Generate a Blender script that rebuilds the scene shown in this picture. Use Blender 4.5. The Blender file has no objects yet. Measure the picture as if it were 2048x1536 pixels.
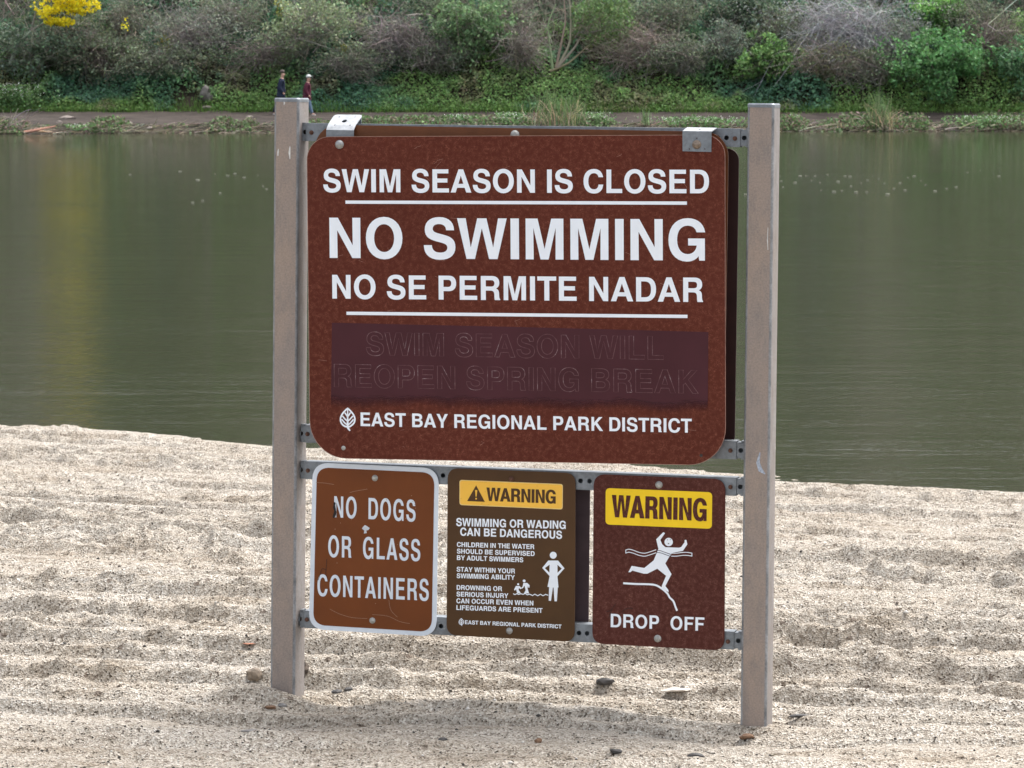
import bpy, bmesh, math, random
import numpy as np
from mathutils import Vector, Matrix
from mathutils.geometry import tessellate_polygon

# ------------------------------------------------------------------ camera, sky, sun, exposure
SC = bpy.context.scene
COL = SC.collection
F = 7100.0                     # focal length in photo pixels (telephoto)
CAMZ = 2.2                     # camera height above the water
PITCH = math.atan((768-157)/F)
cam_d = bpy.data.cameras.new('camera'); cam = bpy.data.objects.new('camera', cam_d); COL.objects.link(cam)
cam.location = (0, 0, CAMZ); cam.rotation_euler = (math.pi/2-PITCH, 0, 0)
cam_d.sensor_width = 36; cam_d.lens = F/2048*36
cam_d.clip_start = 0.1; cam_d.clip_end = 2000
cam_d.dof.use_dof = True; cam_d.dof.focus_distance = 9.05; cam_d.dof.aperture_fstop = 34
SC.camera = cam
W = bpy.data.worlds.new('World'); SC.world = W; W.use_nodes = True
wn = W.node_tree.nodes; wl = W.node_tree.links; wn.clear()
SUN_DIR = Vector((0.34, 0.36, 0.87)).normalized()
sky = wn.new('ShaderNodeTexSky'); sky.sky_type = 'NISHITA'; sky.sun_disc = False
sky.sun_elevation = math.asin(SUN_DIR.z); sky.sun_rotation = math.atan2(SUN_DIR.x, SUN_DIR.y)
sky.air_density = 1.0; sky.dust_density = 4.0; sky.ozone_density = 1.0
hs = wn.new('ShaderNodeHueSaturation'); hs.inputs['Saturation'].default_value = 0.34
bg = wn.new('ShaderNodeBackground'); bg.inputs['Strength'].default_value = 0.132
wo = wn.new('ShaderNodeOutputWorld')
wl.new(sky.outputs[0], hs.inputs['Color']); wl.new(hs.outputs[0], bg.inputs['Color']); wl.new(bg.outputs[0], wo.inputs[0])
sd = bpy.data.lights.new('sun', 'SUN'); sd.energy = 1.15; sd.angle = math.radians(48); sd.color = (1, .965, .92)
sun = bpy.data.objects.new('sun', sd); COL.objects.link(sun)
sun.rotation_euler = SUN_DIR.to_track_quat('Z', 'Y').to_euler()
SC.view_settings.view_transform = 'Standard'; SC.view_settings.look = 'None'
SC.view_settings.exposure = 1.55; SC.view_settings.gamma = 1.0; SC.view_settings.use_curve_mapping = False

# ------------------------------------------------------------------ helpers
rng = np.random.default_rng(7); R = random.Random(5)

def h2(ix, iy, s):
    n = (ix*374761393 + iy*668265263 + s*1442695041) & 0xffffffff
    n = ((n ^ (n >> 13))*1274126177) & 0xffffffff
    n = n ^ (n >> 16)
    return (n & 0xffffff)/float(0xffffff)
def vn(x, y, s=0):
    x = np.asarray(x, float); y = np.asarray(y, float)
    xi = np.floor(x).astype(np.int64); yi = np.floor(y).astype(np.int64)
    fx = x-xi; fy = y-yi; fx = fx*fx*(3-2*fx); fy = fy*fy*(3-2*fy)
    a = h2(xi, yi, s); b = h2(xi+1, yi, s); c = h2(xi, yi+1, s); d = h2(xi+1, yi+1, s)
    return (a*(1-fx)+b*fx)*(1-fy)+(c*(1-fx)+d*fx)*fy
def fbm(x, y, s=0, o=4):
    t = 0; a = .5; n = 0
    for i in range(o):
        t = t+a*vn(x, y, s+i*17); n += a; a *= .5; x = x*2.03+11.3; y = y*2.03-7.1
    return t/n
def sm(a, b, x):
    t = np.clip((np.asarray(x, float)-a)/(b-a), 0, 1); return t*t*(3-2*t)

def link(o, parent=None):
    COL.objects.link(o)
    if parent is not None: o.parent = parent
    return o
def tag(o, label=None, cat=None, group=None, kind=None):
    if label: o['label'] = label
    if cat: o['category'] = cat
    if group: o['group'] = group
    if kind: o['kind'] = kind
    return o
def empty(name, mat=None, label=None, cat=None, group=None):
    o = bpy.data.objects.new(name, None); o.empty_display_size = .1; COL.objects.link(o)
    if mat is not None: o.matrix_world = mat
    return tag(o, label, cat, group)
def mesh_np(name, V, Fq, mat, parent=None, col=None, smooth=False):
    """V (n,3), Fq (m,k) equal sized faces."""
    V = np.asarray(V, np.float32); Fq = np.asarray(Fq, np.int32); m, k = Fq.shape
    me = bpy.data.meshes.new(name)
    me.vertices.add(len(V)); me.vertices.foreach_set('co', V.ravel())
    me.loops.add(m*k); me.loops.foreach_set('vertex_index', Fq.ravel())
    me.polygons.add(m); me.polygons.foreach_set('loop_start', np.arange(0, m*k, k, dtype=np.int32))
    me.polygons.foreach_set('loop_total', np.full(m, k, np.int32))
    if smooth: me.polygons.foreach_set('use_smooth', np.ones(m, bool))
    me.update(calc_edges=True)
    if col is not None:
        at = me.color_attributes.new('tint', 'FLOAT_COLOR', 'POINT')
        c = np.ones((len(V), 4), np.float32); c[:, :3] = col; c[:, :3] *= (1.0 if mat is not LEAF and mat is not TWIG else VEG)
        at.data.foreach_set('color', c.ravel())
    if mat: me.materials.append(mat)
    return link(bpy.data.objects.new(name, me), parent)
def mesh_bm(name, bm, mat, parent=None, smooth=False):
    me = bpy.data.meshes.new(name); bm.to_mesh(me); bm.free()
    if smooth:
        for p in me.polygons: p.use_smooth = True
    if mat: me.materials.append(mat)
    return link(bpy.data.objects.new(name, me), parent)

# ---- materials
class NT:
    def __init__(s, name):
        s.m = bpy.data.materials.new(name); s.m.use_nodes = True; s.t = s.m.node_tree; s.n = s.t.nodes; s.l = s.t.links
        s.b = s.n['Principled BSDF']; s.b.inputs['Roughness'].default_value = .7
        s.out = s.n['Material Output']
        s.b.inputs['Specular IOR Level'].default_value = .2
    def node(s, ty, **k):
        n = s.n.new(ty)
        for a, b in k.items():
            if a in n.inputs: n.inputs[a].default_value = b
            else: setattr(n, a, b)
        return n
    def coord(s, scale=(1, 1, 1), loc=(0, 0, 0), rot=(0, 0, 0), kind='Object'):
        tc = s.node('ShaderNodeTexCoord'); mp = s.node('ShaderNodeMapping')
        mp.inputs['Scale'].default_value = scale; mp.inputs['Location'].default_value = loc; mp.inputs['Rotation'].default_value = rot
        s.l.new(tc.outputs[kind], mp.inputs[0]); return mp.outputs[0]
    def noise(s, vec, scale, detail=4, rough=.55, dist=0, out=0):
        n = s.node('ShaderNodeTexNoise'); n.inputs['Scale'].default_value = scale; n.inputs['Detail'].default_value = detail
        n.inputs['Roughness'].default_value = rough; n.inputs['Distortion'].default_value = dist
        s.l.new(vec, n.inputs['Vector']); return n.outputs[out]
    def ramp(s, fac, stops, interp='LINEAR'):
        n = s.node('ShaderNodeValToRGB'); n.color_ramp.interpolation = interp; e = n.color_ramp.elements
        while len(e) < len(stops): e.new(.5)
        for i, (p, c) in enumerate(stops):
            e[i].position = p; e[i].color = tuple(c)+(1,) if len(c) == 3 else c
        s.l.new(fac, n.inputs[0]); return n.outputs[0]
    def mix(s, fac, a, b, mode='MIX'):
        n = s.node('ShaderNodeMix'); n.data_type = 'RGBA'; n.blend_type = mode
        for v, i in ((fac, 0), (a, 6), (b, 7)):
            if isinstance(v, (int, float)): n.inputs[i].default_value = v
            elif isinstance(v, tuple): n.inputs[i].default_value = v+(1,) if len(v) == 3 else v
            else: s.l.new(v, n.inputs[i])
        return n.outputs[2]
    def math(s, op, a, b=0.0, c=0.0):
        n = s.node('ShaderNodeMath'); n.operation = op
        for i, v in enumerate((a, b, c)):
            if isinstance(v, (int, float)): n.inputs[i].default_value = v
            else: s.l.new(v, n.inputs[i])
        return n.outputs[0]
    def bump(s, h, strength=.5, dist=.01, normal=None):
        n = s.node('ShaderNodeBump'); n.inputs['Strength'].default_value = strength; n.inputs['Distance'].default_value = dist
        s.l.new(h, n.inputs['Height'])
        if normal is not None: s.l.new(normal, n.inputs['Normal'])
        s.l.new(n.outputs[0], s.b.inputs['Normal']); return n.outputs[0]
    def col(s, c):
        if isinstance(c, tuple): s.b.inputs['Base Color'].default_value = c+(1,)
        else: s.l.new(c, s.b.inputs['Base Color'])
def G(v): v /= 255; return v/12.92 if v < .04045 else ((v+.055)/1.055)**2.4
def RGB(r, g, b): return (G(r), G(g), G(b))

def m_plain(name, c, rough=.6, metal=0, var=.12, scale=60, spec=.3):
    t = NT(name); v = t.coord()
    n = t.noise(v, scale, 5, .6)
    t.col(t.ramp(n, [(.3, tuple(x*(1-var) for x in c)), (.7, tuple(min(1, x*(1+var)) for x in c))]))
    t.b.inputs['Roughness'].default_value = rough; t.b.inputs['Metallic'].default_value = metal
    t.b.inputs['Specular IOR Level'].default_value = spec
    return t.m
def m_tint(name, rough=.65, trans=0.0):
    t = NT(name); a = t.node('ShaderNodeAttribute'); a.attribute_name = 'tint'; t.col(a.outputs['Color'])
    t.b.inputs['Roughness'].default_value = rough; t.b.inputs['Specular IOR Level'].default_value = .25
    if trans:
        tr = t.node('ShaderNodeBsdfTranslucent'); t.l.new(a.outputs['Color'], tr.inputs['Color'])
        mx = t.node('ShaderNodeMixShader'); mx.inputs[0].default_value = trans
        t.l.new(t.b.outputs[0], mx.inputs[1]); t.l.new(tr.outputs[0], mx.inputs[2]); t.l.new(mx.outputs[0], t.out.inputs[0])
    return t.m
VEG = 1.5
LEAF = m_tint('leaf', .6, .3); TWIG = m_tint('bark', .85)

def m_fibre(name, base, light, amt=1.0, rough=.5, scale=1.0):
    """fibreglass-embedded sign panel: curly pale fibres under a dark coat"""
    t = NT(name); v = t.coord()
    dirt = t.noise(v, 3, 2, .5)
    wear = t.noise(v, 2.2, 3, .5)
    c = t.mix(t.ramp(dirt, [(.35, (0, 0, 0)), (.7, (1, 1, 1))]), base, tuple(x*1.12+.001 for x in base))
    lines = None
    for i, (s, off) in enumerate(((90, 0), (130, 3.3), (70, 8.1))):
        n = t.noise(t.coord(loc=(off, off, off)), s*scale, 1.5, .5, 1.6)
        d = t.math('ABSOLUTE', t.math('SUBTRACT', n, .5))
        l = t.ramp(d, [(0, (1, 1, 1)), (.030, (0, 0, 0))])
        lines = l if lines is None else t.math('MAXIMUM', lines, l)
    brk = t.noise(v, 80*scale, 2, .5)
    f = t.math('MULTIPLY', lines, t.ramp(brk, [(.40, (0, 0, 0)), (.60, (1, 1, 1))]))
    f = t.math('MULTIPLY', f, t.ramp(wear, [(.3, (.6, .6, .6)), (.7, (1, 1, 1))]))
    c = t.mix(t.math('MULTIPLY', f, amt), c, light)
    t.col(c); t.b.inputs['Roughness'].default_value = rough
    t.bump(f, .25, .0006)
    return t.m
def m_galv(name, c=(.40, .42, .44), rough=.45, metal=.55, spangle=160):
    t = NT(name); v = t.coord()
    vo = t.node('ShaderNodeTexVoronoi'); vo.inputs['Scale'].default_value = spangle; t.l.new(v, vo.inputs['Vector'])
    sp = t.math('MULTIPLY', vo.outputs['Color'], 1.0)
    n = t.noise(v, 35, 5, .65)
    a = t.mix(t.ramp(n, [(.35, (0, 0, 0)), (.7, (1, 1, 1))]), tuple(x*.72 for x in c), tuple(min(1, x*1.25) for x in c))
    a = t.mix(.25, a, t.ramp(sp, [(0, tuple(x*.6 for x in c)), (1, tuple(min(1, x*1.35) for x in c))]))
    t.col(a); t.b.inputs['Metallic'].default_value = metal
    t.l.new(t.ramp(n, [(.3, (rough-.12,)*3), (.7, (rough+.18,)*3)]), t.b.inputs['Roughness'])
    return t.m
M_GALV = m_galv('galvanised_steel', (.23, .25, .27))
M_GALV_L = m_galv('bright_galvanised_steel', (.33, .345, .36), .45, .4)
M_BOLT = m_galv('bolt_steel', (.36, .355, .34), .4, .7, 400)
M_BOLT_R = m_plain('rusty_bolt', (.13, .065, .045), .7, .3, .5, 300)
M_BOLT_W = m_plain('zinc_bolt', (.38, .37, .34), .5, .3, .25, 200)
M_WHITE = m_plain('white_vinyl', (.84, .88, .93), .45, 0, .03, 25)
M_WHITE_G = m_plain('white_reflective_sheeting', (.66, .71, .77), .4, 0, .05, 25)

# ---- lettering: heavy grotesque capitals drawn here as outlines, 718 units high
def cub(p0, p1, p2, p3, n=7):
    return [tuple((p0[k]*(1-t)**3+3*p1[k]*t*(1-t)**2+3*p2[k]*t*t*(1-t)+p3[k]*t**3) for k in (0, 1)) for t in [(i+1)/n for i in range(n)]]
def path(s):
    P = []; tok = s.replace(',', ' ').split(); i = 0
    while i < len(tok):
        c = tok[i]
        if c in 'ML': P.append((float(tok[i+1]), float(tok[i+2]))); i += 3
        elif c == 'C':
            q = [float(x) for x in tok[i+1:i+7]]; P += cub(P[-1], q[0:2], q[2:4], q[4:6]); i += 7
    if len(P) > 2 and abs(P[0][0]-P[-1][0])+abs(P[0][1]-P[-1][1]) < 1: P.pop()
    return P
def lp(*a): return [(float(a[i]), float(a[i+1])) for i in range(0, len(a), 2)]
ELL = lambda cx, cy, rx, ry, k=.58: path(f'M {cx-rx} {cy} C {cx-rx} {cy+ry*k} {cx-rx*k} {cy+ry} {cx} {cy+ry} C {cx+rx*k} {cy+ry} {cx+rx} {cy+ry*k} {cx+rx} {cy} C {cx+rx} {cy-ry*k} {cx+rx*k} {cy-ry} {cx} {cy-ry} C {cx-rx*k} {cy-ry} {cx-rx} {cy-ry*k} {cx-rx} {cy}')
GL = {
'A': (722, [lp(20,0, 285,718, 438,718, 702,0, 540,0, 486,148, 229,148, 178,0), lp(271,266, 359,528, 447,266)]),
'B': (722, [path('M 76 0 L 76 718 L 385 718 C 550 718 640 655 640 535 C 640 455 600 405 535 380 C 625 352 669 295 669 205 C 669 75 570 0 405 0'), path('M 226 433 L 226 595 L 370 595 C 450 595 492 570 492 515 C 492 460 450 433 370 433'), path('M 226 123 L 226 313 L 385 313 C 475 313 519 282 519 218 C 519 155 475 123 385 123')]),
'C': (722, [path('M 679 488 C 655 650 545 737 383 737 C 170 737 44 590 44 358 C 44 125 170 -19 383 -19 C 550 -19 670 75 684 255 L 538 255 C 527 160 475 107 386 107 C 262 107 194 200 194 358 C 194 516 262 611 383 611 C 465 611 520 570 536 488')]),
'D': (722, [path('M 76 0 L 76 718 L 371 718 C 572 718 685 592 685 363 C 685 130 562 0 371 0'), path('M 226 123 L 226 595 L 345 595 C 475 595 535 515 535 363 C 535 200 480 123 345 123')]),
'E': (667, [lp(76,0, 76,718, 605,718, 605,595, 226,595, 226,432, 571,432, 571,309, 226,309, 226,123, 621,123, 621,0)]),
'F': (611, [lp(76,0, 76,718, 587,718, 587,595, 226,595, 226,421, 536,421, 536,298, 226,298, 226,0)]),
'G': (778, [path('M 706 495 C 683 650 560 737 393 737 C 180 737 44 585 44 355 C 44 127 180 -19 375 -19 C 470 -19 540 15 592 80 L 606 0 L 701 0 L 701 382 L 404 382 L 404 264 L 562 264 C 550 165 480 107 390 107 C 270 107 194 205 194 360 C 194 515 270 611 393 611 C 480 611 537 570 558 495')]),
'H': (722, [lp(71,0, 71,718, 221,718, 221,440, 501,440, 501,718, 651,718, 651,0, 501,0, 501,315, 221,315, 221,0)]),
'I': (278, [lp(64,0, 64,718, 214,718, 214,0)]),
'J': (556, [path('M 484 718 L 334 718 L 334 215 C 334 140 310 107 253 107 C 195 107 172 140 172 215 L 172 262 L 22 262 L 22 215 C 22 60 110 -18 253 -18 C 400 -18 484 60 484 225')]),
'K': (722, [lp(87,0, 87,718, 232,718, 232,427, 497,718, 683,718, 398,424, 722,0, 539,0, 295,322, 232,258, 232,0)]),
'L': (611, [lp(76,0, 76,718, 226,718, 226,123, 583,123, 583,0)]),
'M': (833, [lp(69,0, 69,718, 285,718, 417,182, 547,718, 765,718, 765,0, 625,0, 625,557, 488,0, 345,0, 209,557, 209,0)]),
'N': (722, [lp(69,0, 69,718, 226,718, 510,226, 510,718, 654,718, 654,0, 502,0, 213,498, 213,0)]),
'O': (778, [ELL(389, 359, 345, 378), ELL(389, 359, 195, 252)]),
'P': (667, [path('M 76 0 L 76 718 L 402 718 C 545 718 627 635 627 486 C 627 340 540 256 405 256 L 226 256 L 226 0'), path('M 226 379 L 226 595 L 365 595 C 440 595 477 560 477 487 C 477 415 440 379 365 379')]),
'R': (722, [path('M 76 0 L 76 718 L 425 718 C 570 718 652 645 652 515 C 652 425 610 370 545 345 C 610 322 640 285 643 200 C 646 130 640 60 677 28 L 677 0 L 514 0 C 497 40 500 90 498 150 C 495 245 470 283 370 283 L 226 283 L 226 0'), path('M 226 403 L 226 595 L 395 595 C 470 595 502 565 502 500 C 502 435 470 403 395 403')]),
'S': (667, [path('M 605 508 C 603 655 500 737 330 737 C 165 737 60 655 60 517 C 60 395 130 345 280 308 L 360 289 C 450 267 485 245 485 193 C 485 138 430 104 345 104 C 240 104 188 150 184 236 L 39 236 C 42 70 150 -19 340 -19 C 525 -19 629 65 629 208 C 629 330 560 385 430 417 L 325 443 C 235 465 202 485 202 530 C 202 585 250 618 325 618 C 410 618 458 580 464 508')]),
'T': (611, [lp(232,0, 232,595, 14,595, 14,718, 598,718, 598,595, 382,595, 382,0)]),
'U': (722, [path('M 72 718 L 222 718 L 222 275 C 222 165 265 110 362 110 C 455 110 501 165 501 275 L 501 718 L 651 718 L 651 270 C 651 85 550 -19 362 -19 C 172 -19 72 85 72 270')]),
'V': (667, [lp(19,718, 175,718, 335,185, 492,718, 648,718, 410,0, 257,0)]),
'W': (944, [lp(5,718, 160,718, 256,200, 384,718, 551,718, 678,200, 775,718, 929,718, 755,0, 603,0, 467,545, 331,0, 178,0)]),
'Y': (667, [lp(260,0, 260,276, 15,718, 184,718, 335,417, 486,718, 653,718, 410,276, 410,0)]),
' ': (278, []),
}
def area(P): return .5*sum(P[i][0]*P[(i+1) % len(P)][1]-P[(i+1) % len(P)][0]*P[i][1] for i in range(len(P)))
def orient(P, ccw): return P if (area(P) > 0) == ccw else P[::-1]
def fatten(P, dx, dy):
    """push a contour away from the ink on its left by (dx, dy), mitred"""
    n = len(P); out = []
    for i in range(n):
        a = P[i-1]; b = P[i]; c = P[(i+1) % n]
        e1 = (b[0]-a[0], b[1]-a[1]); e2 = (c[0]-b[0], c[1]-b[1])
        l1 = math.hypot(*e1) or 1; l2 = math.hypot(*e2) or 1
        n1 = (e1[1]/l1, -e1[0]/l1); n2 = (e2[1]/l2, -e2[0]/l2)
        m = (n1[0]+n2[0], n1[1]+n2[1]); d = 1+n1[0]*n2[0]+n1[1]*n2[1]
        d = max(d, .45)
        out.append((b[0]+m[0]/d*dx, b[1]+m[1]/d*dy))
    return out
def layout(txt, cap, width, fat=(0, 0), space=None, track=0):
    """glyph contours in metres, origin at the left end of the baseline"""
    pen = 0; items = []
    for ch in txt:
        w, cs = GL[ch]
        if ch == ' ' and space: w = space
        items.append((pen, cs)); pen += w+track
    xs = [p[0]+pn for pn, cs in items for c in cs for p in c]
    x0, x1 = min(xs), max(xs); sx = width/(x1-x0); sy = cap/718
    out = []
    for pn, cs in items:
        g = []
        for i, c in enumerate(cs):
            c = orient([((p[0]+pn-x0)*sx, p[1]*sy) for p in c], i == 0)
            if fat != (0, 0): c = fatten(c, fat[0]*cap, fat[1]*cap)
            g.append(c)
        if g: out.append(g)
    return out

def prism(bm, contours, y0, y1, T=lambda p: p):
    """outer contour + holes in the x-z plane, y0 (front) to y1 (back)"""
    cs = [[Vector((p[0], p[1], 0)) for p in c] for c in contours]
    tris = tessellate_polygon(cs); flat = [p for c in cs for p in c]
    fr = [bm.verts.new(T((p.x, y0, p.y))) for p in flat]
    faces = [(a, b, c) for a, b, c in tris]
    for f in faces:
        try: bm.faces.new([fr[i] for i in f])
        except ValueError: pass
    if y1 is not None:
        bk = [bm.verts.new(T((p.x, y1, p.y))) for p in flat]
        for f in faces:
            try: bm.faces.new([bk[i] for i in reversed(f)])
            except ValueError: pass
        k = 0
        for c in cs:
            n = len(c)
            for i in range(n):
                try: bm.faces.new((fr[k+i], fr[k+(i+1) % n], bk[k+(i+1) % n], bk[k+i]))
                except ValueError: pass
            k += n
        bmesh.ops.recalc_face_normals(bm, faces=bm.faces[:])
    else:
        bm.faces.ensure_lookup_table(); bm.normal_update()
        for f in bm.faces:
            if f.normal.y > 0: f.normal_flip()
def rrect(x0, z0, x1, z1, r, n=6):
    P = []
    for cx, cz, a in ((x1-r, z1-r, 0), (x0+r, z1-r, 90), (x0+r, z0+r, 180), (x1-r, z0+r, 270)):
        for i in range(n+1):
            t = math.radians(a+90*i/n); P.append((cx+r*math.cos(t), cz+r*math.sin(t)))
    return P
def rquad(C, r, n=5):
    """rounded quad from corner points TL, TR, BR, BL"""
    P = []
    for i in range(4):
        p = Vector(C[i]); a = (Vector(C[i-1])-p).normalized(); b = (Vector(C[(i+1) % 4])-p).normalized()
        s = p+a*r; e = p+b*r
        for k in range(n+1):
            t = k/n; P.append(tuple(s*(1-t)**2*1.0+p*2*t*(1-t)*1.0+e*t*t) if False else tuple(s*(1-t)**2+(p*.88+(s+e)*.06)*2*t*(1-t)+e*t**2))
    return P
def circ(cx, cz, r, n=14): return [(cx+r*math.cos(2*math.pi*i/n), cz+r*math.sin(2*math.pi*i/n)) for i in range(n)]
def strip(bm, pts, w, y, closed=False, T=lambda p: p):
    """flat ribbon following pts in the x-z plane"""
    n = len(pts); L = []; Rr = []
    for i in range(n):
        a = pts[i-1] if (i > 0 or closed) else pts[i]; c = pts[(i+1) % n] if (i < n-1 or closed) else pts[i]
        d = Vector((c[0]-a[0], c[1]-a[1])); d = d.normalized() if d.length > 0 else Vector((1, 0))
        ww = w[i] if isinstance(w, (list, tuple)) else w
        L.append(bm.verts.new(T((pts[i][0]-d.y*ww/2, y, pts[i][1]+d.x*ww/2)))); Rr.append(bm.verts.new(T((pts[i][0]+d.y*ww/2, y, pts[i][1]-d.x*ww/2))))
    for i in range(n if closed else n-1):
        j = (i+1) % n; bm.faces.new((L[i], Rr[i], Rr[j], L[j]))
    for f in bm.faces:
        f.normal_update()
        if f.normal.y > 0: f.normal_flip()
def boxm(bm, x0, x1, y0, y1, z0, z1):
    v = [bm.verts.new(p) for p in ((x0,y0,z0),(x1,y0,z0),(x1,y1,z0),(x0,y1,z0),(x0,y0,z1),(x1,y0,z1),(x1,y1,z1),(x0,y1,z1))]
    for f in ((0,1,5,4),(1,2,6,5),(2,3,7,6),(3,0,4,7),(4,5,6,7),(3,2,1,0)): bm.faces.new([v[i] for i in f])
def dome_bm(c, r, h, n=14, k=4, hexr=None):
    """carriage-bolt dome facing the camera (-y) on a thin washer"""
    bm = bmesh.new(); x, y, z = c; rings = []
    prof = [(r*1.0, 0), (r*1.0, -h*.18)]+[(r*.93*math.cos(a), -h*.18-h*.82*math.sin(a)) for a in [math.pi/2*i/k for i in range(k)]]
    for rr, yy in prof:
        rings.append([bm.verts.new((x+rr*math.cos(2*math.pi*i/n), y+yy, z+rr*math.sin(2*math.pi*i/n))) for i in range(n)])
    for a, b in zip(rings, rings[1:]):
        for i in range(n): bm.faces.new((a[i], a[(i+1) % n], b[(i+1) % n], b[i]))
    top = bm.verts.new((x, y-h, z))
    for i in range(n): bm.faces.new((rings[-1][i], rings[-1][(i+1) % n], top))
    bmesh.ops.recalc_face_normals(bm, faces=bm.faces[:]); return bm
def hexbolt_bm(c, r, h):
    bm = bmesh.new()
    prism(bm, [circ(c[0], c[2], r*1.25, 14)], c[1]-h*.25, c[1])
    prism(bm, [circ(c[0], c[2], r, 6)], c[1]-h, c[1]-h*.25)
    prism(bm, [circ(c[0], c[2], r*.5, 10)], c[1]-h*1.6, c[1]-h)
    return bm

# ------------------------------------------------------------------ where things stand
def ray(px, py):
    x = (px-1024)/F; y = (py-768)/F; c, s = math.cos(PITCH), math.sin(PITCH)
    return Vector((x, c-y*s, -s-y*c))
class Frame:
    """upright plane of the sign: x along it, y away from the viewer, z up it"""
    def __init__(s, P, X, Y, Z):
        s.P, s.X, s.Y, s.Z = P, X, Y, Z
        s.M = Matrix.Translation(P) @ Matrix((X, Y, Z)).transposed().to_4x4()
    def at(s, px, py, off=0.0):
        d = ray(px, py); C = Vector((0, 0, CAMZ))
        t = ((s.P-C).dot(s.Y)+off)/d.dot(s.Y); q = C+d*t-s.P
        return (q.dot(s.X), q.dot(s.Z))
    def rolled(s, deg, px, py, off):
        x, z = s.at(px, py, off); P = s.P+s.X*x+s.Y*off+s.Z*z; a = math.radians(deg)
        return Frame(P, s.X*math.cos(a)+s.Z*math.sin(a), s.Y, s.Z*math.cos(a)-s.X*math.sin(a))
FR = Frame(Vector((0, 9.0, CAMZ-.6877)), Vector((0.96796388, -0.25096789, -0.00781358)).normalized(),
           Vector((0.2508966, 0.96797138, -0.00907203)).normalized(), Vector((0.00984011, 0.006821, 0.99992832)).normalized())

# ------------------------------------------------------------------ beach
def shore_y(x):
    return np.interp(x, [-12, -2.85, -1.45, 0.3, 1.0, 2.65, 12], [23.0, 22.2, 21.1, 20.35, 19.75, 18.8, 17.0])
def beach_h(x, y, detail=True):
    s = shore_y(x)-y
    z = .056*s; z = np.where(s > 9, .504+.1*(1-np.exp(-(s-9)*.56)), z)
    z = np.where(s < -1, -.056+.12*(s+1), z)
    yy = y+.20*x+.25*(fbm(x*.5, y*.3, 3, 2)-.5)
    near = sm(7.6, 9.6, y)*(1-.2*sm(13, 19, y))
    zone = sm(.42, .60, fbm(x*.30+4, yy*1.7, 21, 3))           # worked-up and smooth bands
    rid = fbm(x*.28, yy*3.6, 31, 3)-.5
    sharp = 1-np.abs(2*vn(x*.45+.3, yy*2.1, 41)-1)
    h = near*(.016*rid*(.5+zone)+.012*(sharp-.5)*zone)
    # scarps left by raking: the steep side faces the lake visitor
    for (lam, sd_, amp, lumpy) in ((.83, 311, .046, 1.0), (.47, 323, .038, .7), (.25, 337, .024, .4), (.36, 349, .020, .15)):
        ph = (yy+.16*fbm(x*.30, yy*.4, sd_, 2)+.035*lumpy*fbm(x*5, yy*5, sd_+5, 3))/lam
        fr_ = ph-np.floor(ph); saw = sm(0, .02/lam, fr_)*(1-.95*sm(.04/lam, .9, fr_))
        row = np.floor(ph)
        gate = sm(.38, .60, vn(x*.20+row*3.7, row*1.31+.5, sd_+9))
        h = h+near*amp*(saw-.4)*gate
        lump = sm(.42, .75, fbm(x*9+row*5, yy*11, sd_+13, 3))
        h = h+near*.030*lumpy*lump*gate*np.exp(-((fr_-.04/lam)/(.06/lam))**2)
    fade = sm(-.3, .9, s)
    # tyre-like raked grooves
    g = np.sin((yy+.03*fbm(x*1.2, yy, 51, 2))*2*np.pi/.42)
    h += near*.010*g*sm(.45, .65, fbm(x*.3, yy*.7+9, 55, 2))
    clod = fbm(x*9, yy*10, 61, 4)
    h += (.12+.88*near)*(.10+.9*zone)*.030*sm(.5, .8, clod)
    h += (.35+.65*near)*(.026*(fbm(x*22, yy*22, 71, 3)-.5)*(.15+zone*1.2)+.006*(vn(x*45, yy*45, 77)-.5))
    h += .010*(fbm(x*1.6, y*1.8, 81, 3)-.5)
    # pocks and footprints
    for (fx, fy, r, d) in PITS:
        q = ((x-fx)/r)**2+((y-fy)/(r*1.15))**2
        h = h+np.where(q < 6, -d*np.exp(-q)+d*.45*np.exp(-(np.sqrt(q)-1.5)**2*3), 0)
    # berm thrown up at the left end
    h += .05*np.exp(-((x+2.3)/.9)**2-((y-21.6)/.6)**2)
    # sand heaped at the post feet
    for (fx, fy, r, d) in MOUNDS:
        q = ((x-fx)/r)**2+((y-fy)/r)**2
        h = h+d*np.exp(-q)
    h = h-.012*near
    for (fx, fy, r, d) in FIX: h = h+d*np.exp(-(((x-fx)/r)**2+((y-fy)/r)**2)**1.5)
    return z+h*np.where(s < 0, np.clip(1+s, .1, 1)*.5, 1)*(0.5+.5*fade)
PITS = []; FIX = []
_r = random.Random(11)
for i in range(46):
    y = _r.uniform(7.4, 18); PITS.append((_r.uniform(-.16, .16)*y, y, _r.uniform(.045, .10), _r.uniform(.010, .022)))
MOUNDS = [(-.68, 9.16, .12, .06), (-.50, 9.24, .07, .03), (-.56, 8.95, .25, .015), (.61, 8.9, .2, .01)]
for fx, fy, fz in ((-.59, 9.10, .612), (.62, 8.82, .575)):
    FIX.append((fx, fy, .30, fz-float(beach_h(np.array([fx]), np.array([fy]))[0])))
rows = np.exp(np.linspace(math.log(5.6), math.log(27), 1420))
u = np.linspace(-.185, .185, 590)
outer = np.array([.2, .23, .28, .36, .5, .75, 1.2, 2.0])
u = np.concatenate([-outer[::-1], u, outer])
rows = np.concatenate([[1.5, 2.5, 3.5, 4.3, 5.0], rows, [29, 33, 40]])
UU, YY = np.meshgrid(u, rows)
XX = UU*YY; ZZ = beach_h(XX, YY)
nr, nc = XX.shape; I = np.arange(nr*nc).reshape(nr, nc)
Q = np.stack([I[:-1, :-1], I[:-1, 1:], I[1:, 1:], I[1:, :-1]], -1).reshape(-1, 4)
t = NT('coarse_sand'); v = t.coord()
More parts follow.
